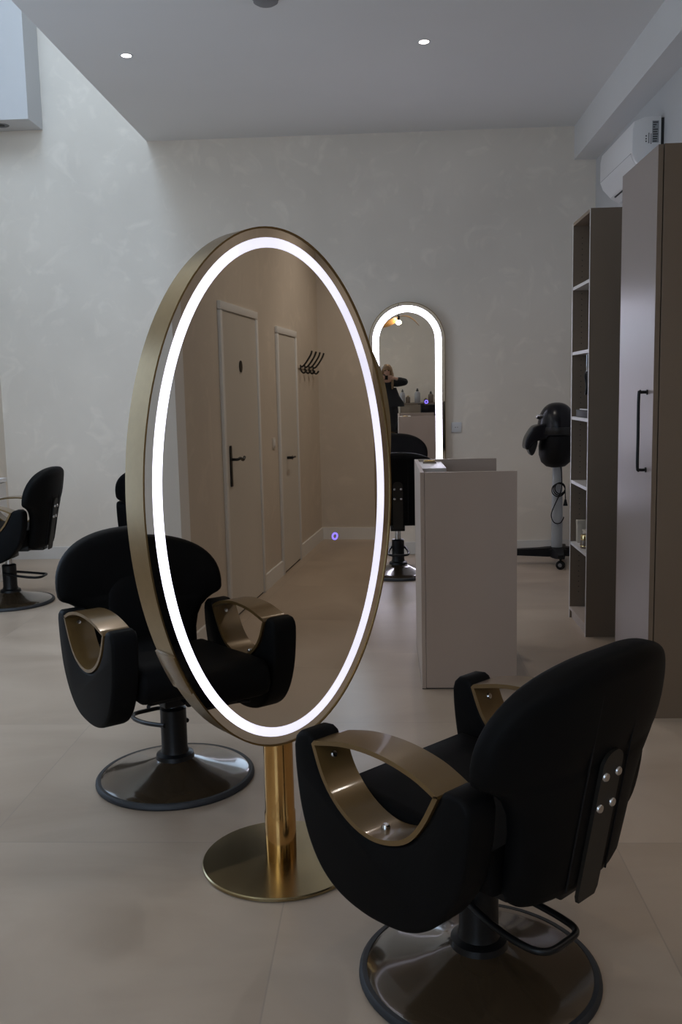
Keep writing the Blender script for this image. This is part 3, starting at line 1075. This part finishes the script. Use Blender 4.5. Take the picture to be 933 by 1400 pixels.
tube(bm, smooth_path([(0.02, -0.03, 0.80), (0.024, -0.055, 0.72), (0.02, -0.06, 0.60), (-0.03, -0.055, 0.48), (-0.055, -0.05, 0.40), (-0.03, -0.05, 0.34), (0.015, -0.05, 0.335), (0.04, -0.05, 0.37), (0.042, -0.05, 0.385)], 5), 0.0042, 7)
tube(bm, [(0.052, -0.052, 0.60), (0.055, -0.055, 0.52)], 0.0042, 7)
tube(bm, [(0.055, -0.055, 0.525), (0.055, -0.055, 0.50), (0.055, -0.055, 0.475)], [0.008, 0.013, 0.019], 14)
cd = obj('power_cord', bm, 'mattblack', hd)
cd['label'] = 'coiled black power cord with plug'

# ------------------------------------------------------------------ air conditioner
ac = thing('air_conditioner', 'white wall-mounted air conditioner above the bookcase on the right wall', 'air conditioner', (XR, 6.0, 0))
y0, y1 = 0.09, 0.96
sec = [(-0.02, 3.06), (-0.12, 3.055), (-0.185, 3.03), (-0.195, 2.98), (-0.195, 2.845), (-0.175, 2.795), (-0.12, 2.735), (-0.06, 2.70), (-0.02, 2.70)]
bm = new()
prism(bm, sec, 'y', y0, y1, bev=0.004, seg=2)
body = obj('body', bm, 'ac_white', ac, angle=25)
bm = new()
box(bm, -0.1965, -0.1945, y0 + 0.03, y1 - 0.02, 2.842, 2.846)
obj('panel_gap', bm, 'greyplastic', body, smooth=False)
bm = new()
box(bm, -0.02, 0.0, y0 + 0.01, y1 - 0.01, 2.72, 3.05)
obj('back_plate', bm, 'dark', ac, smooth=False)
bm = new()
prism(bm, [(-0.198, 2.842), (-0.196, 2.838), (-0.178, 2.792), (-0.126, 2.735), (-0.122, 2.738), (-0.174, 2.795)], 'y', y0 + 0.03, y1 - 0.02)
obj('air_flap', bm, 'ac_white', ac)
bm = new()
box(bm, -0.116, -0.108, y0 + 0.03, y1 - 0.1, 2.723, 2.731)
obj('outlet_slot', bm, 'dark', ac, smooth=False)
bm = new()
# rating sticker: lines of small print and symbols on the near end
box(bm, -0.075, -0.035, y0 - 0.0012, y0 - 0.0002, 2.90, 3.03)
for k in range(9):
    z = 2.905 + 0.014 * k
    box(bm, -0.071, -0.071 + 0.012 + 0.02 * random.random(), y0 - 0.0022, y0 - 0.0012, z, z + 0.006, mi=1)
for k, zz in enumerate((2.905, 2.92, 2.937)):
    box(bm, -0.115, -0.108, y0 - 0.0012, y0 - 0.0002, zz, zz + 0.008, mi=1)
for k in range(7):
    box(bm, -0.098, -0.092, y0 - 0.0012, y0 - 0.0002, 2.898 + 0.009 * k, 2.898 + 0.009 * k + 0.006, mi=1)
    box(bm, -0.084, -0.079, y0 - 0.0012, y0 - 0.0002, 2.893 + 0.009 * k, 2.893 + 0.009 * k + 0.006, mi=1)
lb = obj('rating_label', bm, ['greyplastic', 'ink'], ac, smooth=False)
lb['label'] = 'grey sticker with small black print'
lb.data.materials[0] = M['frost']

# ------------------------------------------------------------------ ceiling fittings
def downlight(x, y, label, power, color=(1.0, 0.90, 0.80)):
    r = thing('downlight', label, 'ceiling light', (x, y, ZC), group='lit ceiling downlights')
    bm = new()
    lathe(bm, [(0.030, 0.0), (0.030, -0.002), (0.040, -0.003), (0.042, 0.0)], 40)
    obj('bezel', bm, 'plastic', r)
    bm = new()
    lathe(bm, [(0, -0.0022), (0.029, -0.0022), (0.030, -0.001)], 32)
    obj('lamp_lens', bm, 'spot', r)
    l = bpy.data.lights.new('downlight_beam', 'SPOT')
    l.energy, l.color, l.spot_size, l.spot_blend, l.shadow_soft_size = power, color, math.radians(130), 0.9, 0.03
    o = bpy.data.objects.new('downlight_beam', l)
    COL.objects.link(o)
    o.parent = r
    o.location = (0, 0, -0.02)


downlight(-1.568, 6.02, 'lit round ceiling downlight above the left side of the room', 34)
downlight(0.273, 5.99, 'lit round ceiling downlight above the right side of the room', 34)
downlight(-1.55, 2.0, 'added unseen ceiling downlight for the floor left of the oval mirror', 8, (1.0, 0.78, 0.55))  # unseen lamp, added for warm light on the near floor
downlight(0.29, 2.0, 'added unseen ceiling downlight for the floor around the right foreground chair', 8, (1.0, 0.78, 0.55))  # its unseen partner, also added to light the near floor
downlight(0.6, -0.75, 'added unseen ceiling downlight brightening the white counter behind the photographer', 36)  # unseen lamp, added to brighten the counter in the arched mirror
downlight(3.1, 2.6, 'added unseen ceiling downlight brightening the passage before the first door', 26)  # unseen passage lamp, added to lift the mirrored door wall
downlight(4.8, 2.6, 'added unseen ceiling downlight brightening the passage before the second door', 58)  # stronger unseen lamp, added for the far part of the passage
rf = thing('ceiling_sensor', 'dark grey round ceiling fitting at the top edge of the photo', 'ceiling fitting', (-0.60, 5.24, ZC))
bm = new()
lathe(bm, [(0.062, 0), (0.068, -0.012), (0.066, -0.03), (0.05, -0.04), (0, -0.042)], 40)
obj('sensor_cover', bm, 'greyplastic', rf)
bm = new()
lathe(bm, [(0.0, 0), (0.078, 0), (0.078, -0.008), (0.068, -0.009)], 40)
obj('mounting_ring', bm, 'greyplastic', rf)
sp = thing('duct_speaker', 'dark round fitting set in the underside of the boxed duct at upper left', 'ceiling fitting', (-3.10, 7.81, 3.63))
bm = new()
lathe(bm, [(0.0, -0.001), (0.055, -0.001), (0.060, -0.004), (0.066, 0.0)], 40)
obj('grille', bm, 'greyplastic', sp)
bm = new()
lathe(bm, [(0, -0.003), (0.03, -0.003), (0.03, -0.001)], 30)
obj('grille_centre', bm, 'dark', sp)

# ------------------------------------------------------------------ white wall unit at the left edge
vn = thing('styling_unit', 'white wall unit with drawer and black handle at the left edge', 'cabinet', (XL, 0, 0))
bm = new()
box(bm, 0.016, 0.325, 5.75, 7.13, 0.06, 0.77, bev=0.002)
box(bm, 0.016, 0.31, 5.77, 7.11, 0.0, 0.06)
obj('cabinet_body', bm, 'trim', vn, smooth=False)
bm = new()
box(bm, 0.016, 0.345, 5.73, 7.145, 0.77, 0.80, bev=0.002)
obj('worktop', bm, 'white', vn, smooth=False)
bm = new()
box(bm, 0.016, 0.05, 5.73, 7.145, 0.80, 0.875, bev=0.002)
obj('upstand', bm, 'white', vn, smooth=False)
for k in range(2):
    bm = new()
    a = 5.765 + 0.685 * k
    box(bm, 0.325, 0.340, a, a + 0.675, 0.52, 0.765, bev=0.002)
    dr = obj('drawer', bm, 'trim', vn, smooth=False)
    bm = new()
    tube(bm, smooth_path([(0.34, a + 0.20, 0.715), (0.365, a + 0.205, 0.715), (0.365, a + 0.34, 0.715), (0.365, a + 0.47, 0.715), (0.34, a + 0.475, 0.715)], 4), 0.006)
    obj('handle', bm, 'blackmetal', dr)

# ------------------------------------------------------------------ rolling stool behind the wardrobe
st = thing('rolling_stool', 'chrome rolling stool mostly hidden behind the wardrobe, one caster showing', 'stool', (1.46, 4.83, 0))
bm = new()
lathe(bm, [(0, 0.50), (0.12, 0.50), (0.15, 0.51), (0.155, 0.54), (0.145, 0.57), (0, 0.58)], 36)
obj('seat', bm, 'black', st)
bm = new()
lathe(bm, [(0, 0.09), (0.026, 0.09), (0.026, 0.30), (0.015, 0.30), (0.015, 0.50), (0, 0.50)], 24)
obj('gas_column', bm, 'chrome', st)
for k in range(5):
    a = math.radians(137 + 72 * k)
    d = Vector((math.cos(a), math.sin(a), 0))
    bm = new()
    tube(bm, [d * 0.01 + Vector((0, 0, 0.105)), d * 0.12 + Vector((0, 0, 0.10)), d * 0.255 + Vector((0, 0, 0.085))], [0.016, 0.014, 0.010], 12)
    lg = obj('leg', bm, 'chrome', st)
    bm = new()
    c = d * 0.25
    tube(bm, [c + Vector((0, 0, 0.09)), c + Vector((0, 0, 0.052))], 0.010)
    for sgn in (-1, 1):
        s = Vector((-d.y, d.x, 0)) * 0.012 * sgn
        lathe(bm, [(0, -0.007), (0.022, -0.007), (0.025, -0.003), (0.025, 0.003), (0.022, 0.007), (0, 0.007)], 20, mi=1, mtx=Matrix.Translation(c + s + Vector((0, 0, 0.025))) @ Matrix.Rotation(a, 4, 'Z') @ Matrix.Rotation(PI / 2, 4, 'X'))
    obj('caster', bm, ['chrome', 'gloss'], lg)

# ------------------------------------------------------------------ behind the camera, seen in the arched mirror
pl = thing('pendant_lamp', 'two-winged golden wood pendant lamp with bare bulb, reflected in the arched mirror', 'lamp', (0.262, -0.6, 2.36))
bm = new()
tube(bm, [(0, 0, 0.09), (0, 0, ZC - 2.36 - 0.02)], 0.004, 8)
obj('cord', bm, 'mattblack', pl)
bm = new()
lathe(bm, [(0, -0.02), (0.05, -0.02), (0.055, 0.0), (0, 0.0)], 28, mtx=Matrix.Translation((0, 0, ZC - 2.36)))
obj('canopy', bm, 'blackmetal', pl)
bm = new()
lathe(bm, [(0, 0.03), (0.022, 0.03), (0.024, 0.05), (0.024, 0.10), (0.010, 0.115), (0, 0.115)], 24)
obj('socket', bm, 'blackmetal', pl)
bm = new()
lathe(bm, [(0, -0.05), (0.028, -0.042), (0.046, -0.018), (0.046, 0.0), (0.032, 0.022), (0.018, 0.032), (0, 0.034)], 28)
obj('bulb', bm, 'bulb', pl)
for sgn in (-1, 1):
    bm = new()
    t = bmesh.new()
    grid = []
    for i in range(17):
        u = i / 16
        w = (0.12 if sgn < 0 else 0.075) * math.sin(PI * (0.12 + 0.88 * u)) ** 0.7 + 0.002
        row = []
        for j in range(7):
            v = (j / 6 - 0.5) * 2
            twist = (0.95 - 0.5 * u) if sgn < 0 else -0.15 - 0.35 * u
            row.append(t.verts.new((sgn * (0.015 + 0.345 * u), v * w * math.cos(twist) + 0.02 * sgn, (0.055 - 0.15 * u if sgn < 0 else 0.085 - 0.16 * u ** 1.6 + 0.05 * math.sin(PI * u)) + v * w * math.sin(twist) * 0.6)))
        grid.append(row)
    for i in range(16):
        for j in range(6):
            t.faces.new((grid[i][j], grid[i + 1][j], grid[i + 1][j + 1], grid[i][j + 1]))
    bmesh.ops.recalc_face_normals(t, faces=t.faces)
    bmesh.ops.solidify(t, geom=t.faces[:], thickness=0.006)
    merge(bm, t)
    obj('wing', bm, 'wood', pl, angle=60)
# low white counter and taller rear cabinet
ct = thing('reception_counter', 'low white counter behind the photographer, seen in the arched mirror', 'counter', (0.27, -1.95, 0))
bm = new()
box(bm, 0.0, 0.80, 0.30, 0.32, 0.0, 0.645)
obj('front_panel', bm, 'paper', ct, smooth=False)
bm = new()
box(bm, 0.0, 0.02, -0.10, 0.30, 0.0, 0.645)
obj('side_panel', bm, 'paper', ct, smooth=False)
bm = new()
box(bm, -0.01, 0.80, -0.10, 0.33, 0.645, 0.67, bev=0.002)
obj('worktop', bm, 'lect', ct, smooth=False)
cr = thing('back_cabinet', 'grey-brown cabinet with bottles on top behind the white counter, seen in the arched mirror', 'cabinet', (0.30, -2.78, 0))
bm = new()
box(bm, 0.0, 1.40, 0, 0.40, 0.07, 0.86, bev=0.002)
box(bm, 0.01, 1.39, 0, 0.36, 0.0, 0.07)
obj('cabinet_body', bm, 'taupe', cr, smooth=False)
bm = new()
box(bm, -0.01, 1.41, 0, 0.42, 0.86, 0.885, bev=0.002)
obj('worktop', bm, 'taupe_dark', cr, smooth=False)
for k in range(2):
    bm = new()
    box(bm, 0.01 + 0.695 * k, 0.695 + 0.695 * k, 0.40, 0.416, 0.08, 0.855, bev=0.002)
    obj('door', bm, 'taupe', cr, smooth=False)


def bottle(x, y, z, h, r, m, label, pump):
    b = thing('bottle', label, 'bottle', (x, y, z), group='bottles on the back cabinet')
    bm = new()
    lathe(bm, [(0, 0), (r * 0.95, 0), (r, 0.006), (r, h * 0.66), (r * 0.8, h * 0.74), (r * 0.38, h * 0.79), (r * 0.38, h * 0.83), (0, h * 0.83)], 24)
    obj('bottle_body', bm, m, b)
    bm = new()
    lathe(bm, [(0, h * 0.82), (r * 0.45, h * 0.82), (r * 0.45, h * 0.9), (r * 0.2, h * 0.91), (r * 0.2, h * (1.0 if pump else 0.92)), (0, h * (1.0 if pump else 0.92))], 20)
    if pump:
        box(bm, -r * 0.25, r * 0.25, -r * 0.25, r * 0.9, h * 0.96, h, bev=0.002)
    obj('bottle_cap', bm, 'mattblack' if pump else 'goldcap', b)


bottle(0.35, -2.50, 0.885, 0.27, 0.048, 'bottle', 'tall grey pump bottle leftmost on the back cabinet, reflected in the arched mirror', True)
bottle(0.455, -2.50, 0.885, 0.16, 0.044, 'bottle2', 'short brown bottle beside the left pump bottle, seen in the arched mirror', False)
bottle(0.64, -2.50, 0.885, 0.28, 0.055, 'bottle', 'tall grey bottle in the middle of the back cabinet, seen in the arched mirror', True)
bottle(0.80, -2.52, 0.885, 0.10, 0.035, 'bottle2', 'smallest brown bottle on the back cabinet, seen in the arched mirror', False)
bottle(0.90, -2.50, 0.885, 0.22, 0.052, 'bottle2', 'brown pump bottle rightmost on the back cabinet, reflected in the arched mirror', True)
pr = thing('till_printer', 'black boxy till on the white counter, seen in the arched mirror', 'till', (0.83, -1.85, 0.67))
bm = new()
box(bm, -0.155, 0.155, -0.13, 0.10, 0.0, 0.21, bev=0.012)
obj('till_body', bm, 'gloss', pr)
bm = new()
box(bm, -0.19, 0.19, -0.15, 0.12, 0.0, 0.03, bev=0.004)
obj('till_drawer', bm, 'mattblack', pr)
bm = new()
box(bm, -0.20, -0.08, -0.05, 0.06, 0.212, 0.225, bev=0.003)
obj('till_tray', bm, 'mattblack', pr)
pp = thing('paper_stack', 'white papers at the left end of the white counter, seen in the arched mirror', 'paper', (0.37, -1.78, 0.67))
bm = new()
box(bm, -0.09, 0.09, -0.06, 0.06, 0, 0.010)
box(bm, -0.075, 0.10, -0.055, 0.065, 0.010, 0.018)
obj('sheets', bm, 'paper', pp, smooth=False)
bp_ = thing('floor_case', 'tall black case standing right of the white counter, seen in the arched mirror', 'case', (1.25, -1.75, 0))
bm = new()
box(bm, -0.14, 0.22, -0.18, 0.18, 0.03, 0.93, bev=0.015)
obj('case_body', bm, 'cloth', bp_)
bm = new()
tube(bm, smooth_path([(-0.04, 0, 0.93), (-0.035, 0, 0.985), (0.04, 0, 1.0), (0.115, 0, 0.985), (0.12, 0, 0.93)], 4), 0.010)
obj('case_handle', bm, 'mattblack', bp_)
bm = new()
for x in (-0.11, 0.19):
    for y in (-0.15, 0.15):
        lathe(bm, [(0, 0), (0.02, 0), (0.02, 0.035), (0, 0.035)], 14, mtx=Matrix.Translation((x, y, 0)))
obj('case_feet', bm, 'rubber', bp_)

# ------------------------------------------------------------------ the photographer, reflected in the arched mirror
def skin_obj(name, verts, edges, radii, m, parent, root_i=0, sub=2):
    me = bpy.data.meshes.new(name)
    me.from_pydata(verts, edges, [])
    me.materials.append(M[m])
    o = bpy.data.objects.new(name, me)
    COL.objects.link(o)
    o.parent = parent
    sk = o.modifiers.new('skin', 'SKIN')
    sk.use_smooth_shade = True
    for v, r in zip(me.skin_vertices[0].data, radii):
        v.radius = r if isinstance(r, tuple) else (r, r)
    me.skin_vertices[0].data[root_i].use_root = True
    sb = o.modifiers.new('sub', 'SUBSURF')
    sb.levels = sb.render_levels = sub
    return o


PX, PY = 0.045, -0.30
person = thing('person', 'person with long blonde hair in black clothes raising a camera, seen in the arched mirror', 'person', (PX, PY, 0))
J = dict(pelvis=(0, -0.02, 0.90), waist=(0, -0.02, 1.04), chest=(0, -0.01, 1.22), neckb=(0, 0.0, 1.345), neckt=(0, 0.025, 1.42),
         rsh=(0.155, 0.0, 1.315), relb=(0.335, 0.10, 1.335), rwr=(0.135, 0.205, 1.405),
         lsh=(-0.155, 0.0, 1.315), lelb=(-0.22, 0.10, 1.10), lwr=(-0.085, 0.20, 1.385),
         rhip=(0.085, -0.02, 0.86), rkn=(0.095, 0.0, 0.47), ran=(0.10, -0.02, 0.08), rto=(0.11, 0.12, 0.035),
         lhip=(-0.085, -0.02, 0.86), lkn=(-0.095, 0.0, 0.47), lan=(-0.10, -0.02, 0.08), lto=(-0.11, 0.12, 0.035))
names = list(J)
idx = {k: i for i, k in enumerate(names)}
E_ = [('pelvis', 'waist'), ('waist', 'chest'), ('chest', 'neckb'), ('neckb', 'neckt'), ('neckb', 'rsh'), ('rsh', 'relb'), ('relb', 'rwr'), ('neckb', 'lsh'), ('lsh', 'lelb'), ('lelb', 'lwr'),
      ('pelvis', 'rhip'), ('rhip', 'rkn'), ('rkn', 'ran'), ('ran', 'rto'), ('pelvis', 'lhip'), ('lhip', 'lkn'), ('lkn', 'lan'), ('lan', 'lto')]
RAD = dict(pelvis=(0.13, 0.10), waist=(0.115, 0.085), chest=(0.135, 0.095), neckb=0.055, neckt=0.048, rsh=0.05, relb=0.037, rwr=0.025, lsh=0.05, lelb=0.037, lwr=0.025,
           rhip=0.085, rkn=0.055, ran=0.038, rto=0.03, lhip=0.085, lkn=0.055, lan=0.038, lto=0.03)
verts = [J[k] for k in names]
radii = [RAD[k] for k in names]
edges = [(idx[a], idx[b]) for a, b in E_]
# hands: palm and five fingers curled round the camera body
for s, w in ((1, 'rwr'), (-1, 'lwr')):
    wx, wy, wz = J[w]
    base = len(verts)
    verts.append((s * 0.085, 0.235, 1.415))
    radii.append((0.030, 0.018))
    edges.append((idx[w], base))
    for k in range(4):
        fb = len(verts)
        zf = 1.445 - 0.019 * k
        ln = (0.9, 1.0, 0.95, 0.8)[k]
        verts += [(s * 0.075, 0.258, zf), (s * (0.075 - 0.02 * ln), 0.277, zf + 0.002), (s * (0.075 - 0.042 * ln), 0.276, zf)]
        radii += [0.0095, 0.0088, 0.0075]
        edges += [(base, fb), (fb, fb + 1), (fb + 1, fb + 2)]
    tb_ = len(verts)
    verts += [(s * 0.060, 0.195, 1.43), (s * 0.035, 0.180, 1.435)]
    radii += [0.011, 0.009]
    edges += [(base, tb_), (tb_, tb_ + 1)]
# head as part of the same continuous figure
hb = len(verts)
verts += [(0, 0.035, 1.475), (0, 0.03, 1.54), (0, 0.025, 1.595)]
radii += [(0.058, 0.066), (0.072, 0.088), (0.055, 0.066)]
edges += [(idx['neckt'], hb), (hb, hb + 1), (hb + 1, hb + 2)]
fig = skin_obj('body', verts, edges, radii, 'skin', person)
# face details
for sx in (-1, 1):
    bm = new()
    lathe(bm, [(0, -0.011)] + [(0.011 * math.cos(a), 0.011 * math.sin(a)) for a in (-1.0, -0.5, 0, 0.5, 1.0)] + [(0, 0.011)], 14, mtx=Matrix.Translation((sx * 0.031, 0.108, 1.535)))
    obj('eye', bm, 'gloss', person)
bm = new()
loft(bm, [[(0.010 * math.cos(2 * PI * q / 10) * f, 0.105 + d + 0.010 * f * math.sin(2 * PI * q / 10), z) for q in range(10)] for z, f, d in ((1.535, 0.5, 0.0), (1.515, 0.9, 0.012), (1.50, 1.2, 0.018), (1.492, 0.8, 0.010))])
obj('nose', bm, 'skin', person)
# hair: cap plus long side locks
bm = new()
rings = []
for z, rx, ry, oy in ((1.37, 0.085, 0.045, -0.075), (1.42, 0.088, 0.06, -0.06), (1.48, 0.088, 0.085, -0.03), (1.54, 0.088, 0.095, -0.012), (1.585, 0.084, 0.098, 0.0), (1.615, 0.070, 0.085, 0.005), (1.638, 0.045, 0.055, 0.008), (1.646, 0.015, 0.02, 0.008)):
    rings.append([(rx * math.cos(2 * PI * k / 28), 0.02 + oy + ry * math.sin(2 * PI * k / 28), z) for k in range(28)])
loft(bm, rings)
for sx in (-1, 1):
    for k in range(4):
        o_ = 0.012 * k
        tube(bm, smooth_path([(sx * (0.06 + o_ * 0.4), 0.055 - o_, 1.59), (sx * (0.085 + o_ * 0.3), 0.06 - o_, 1.50), (sx * (0.092 + o_ * 0.3), 0.075 - o_, 1.40), (sx * (0.095 - 0.4 * o_), 0.105 - o_, 1.30), (sx * (0.085 + 0.3 * o_), 0.12 - o_, 1.22)], 4), [0.012] * 5 + [0.018] * 8 + [0.014] * 3 + [0.005], 8)
obj('hair', bm, 'hair', person, angle=60)
# black jacket with sleeves (skin), flared hem, and long skirt
jk = [J['waist'], J['chest'], J['neckb'], J['rsh'], J['relb'], (0.165, 0.19, 1.395), J['lsh'], J['lelb'], (-0.105, 0.18, 1.36)]
skin_obj('jacket', jk, [(0, 1), (1, 2), (2, 3), (3, 4), (4, 5), (2, 6), (6, 7), (7, 8)], [(0.145, 0.115), (0.16, 0.12), (0.07, 0.07), 0.072, 0.062, 0.036, 0.072, 0.062, 0.036], 'cloth', person)
bm = new()
rings = []
for z, rx, ry, ox in ((1.24, 0.15, 0.11, 0.01), (1.10, 0.18, 0.13, 0.03), (0.98, 0.225, 0.15, 0.06), (0.92, 0.235, 0.155, 0.06)):
    rings.append([(ox + rx * math.cos(2 * PI * k / 36), -0.02 + ry * math.sin(2 * PI * k / 36) * (1 + 0.05 * math.sin(5 * 2 * PI * k / 36)), z) for k in range(36)])
loft(bm, rings)
obj('jacket_hem', bm, 'cloth', person, angle=60)
bm = new()
rings = []
for z, rx, ry in ((1.06, 0.15, 0.12), (0.88, 0.185, 0.145), (0.6, 0.20, 0.15), (0.3, 0.205, 0.155), (0.12, 0.21, 0.16)):
    rings.append([(rx * math.cos(2 * PI * k / 40) * (1 + 0.03 * math.sin(7 * 2 * PI * k / 40)), -0.01 + ry * math.sin(2 * PI * k / 40), z) for k in range(40)])
loft(bm, rings)
obj('skirt', bm, 'cloth', person, angle=60)
for sx in (-1, 1):
    bm = new()
    rings = []
    for y, w, h in ((-0.075, 0.02, 0.05), (-0.06, 0.035, 0.075), (0.0, 0.042, 0.085), (0.08, 0.045, 0.06), (0.14, 0.04, 0.05), (0.165, 0.02, 0.035)):
        rings.append([(sx * 0.105 + w * math.cos(PI * k / 8), y, h * math.sin(PI * k / 8)) for k in range(9)])
    loft(bm, rings)
    obj('shoe', bm, 'mattblack', person, angle=60)
# the camera in the hands: lens points down the room
cm = thing('photo_camera', 'black photo camera held up by the photographer, seen in the arched mirror', 'camera', (0.0, -0.06, CAM_H))
bm = new()
box(bm, -0.062, 0.062, -0.045, -0.008, -0.038, 0.035, bev=0.006)
box(bm, -0.02, 0.02, -0.042, -0.012, 0.033, 0.052, bev=0.005)
obj('camera_body', bm, 'mattblack', cm)
bm = new()
lathe(bm, [(0, -0.01), (0.029, -0.01), (0.029, 0.02), (0.026, 0.028), (0.022, 0.028), (0.020, 0.016), (0, 0.014)], 28, mtx=Matrix.Rotation(-PI / 2, 4, 'X'))
obj('lens', bm, 'gloss', cm)
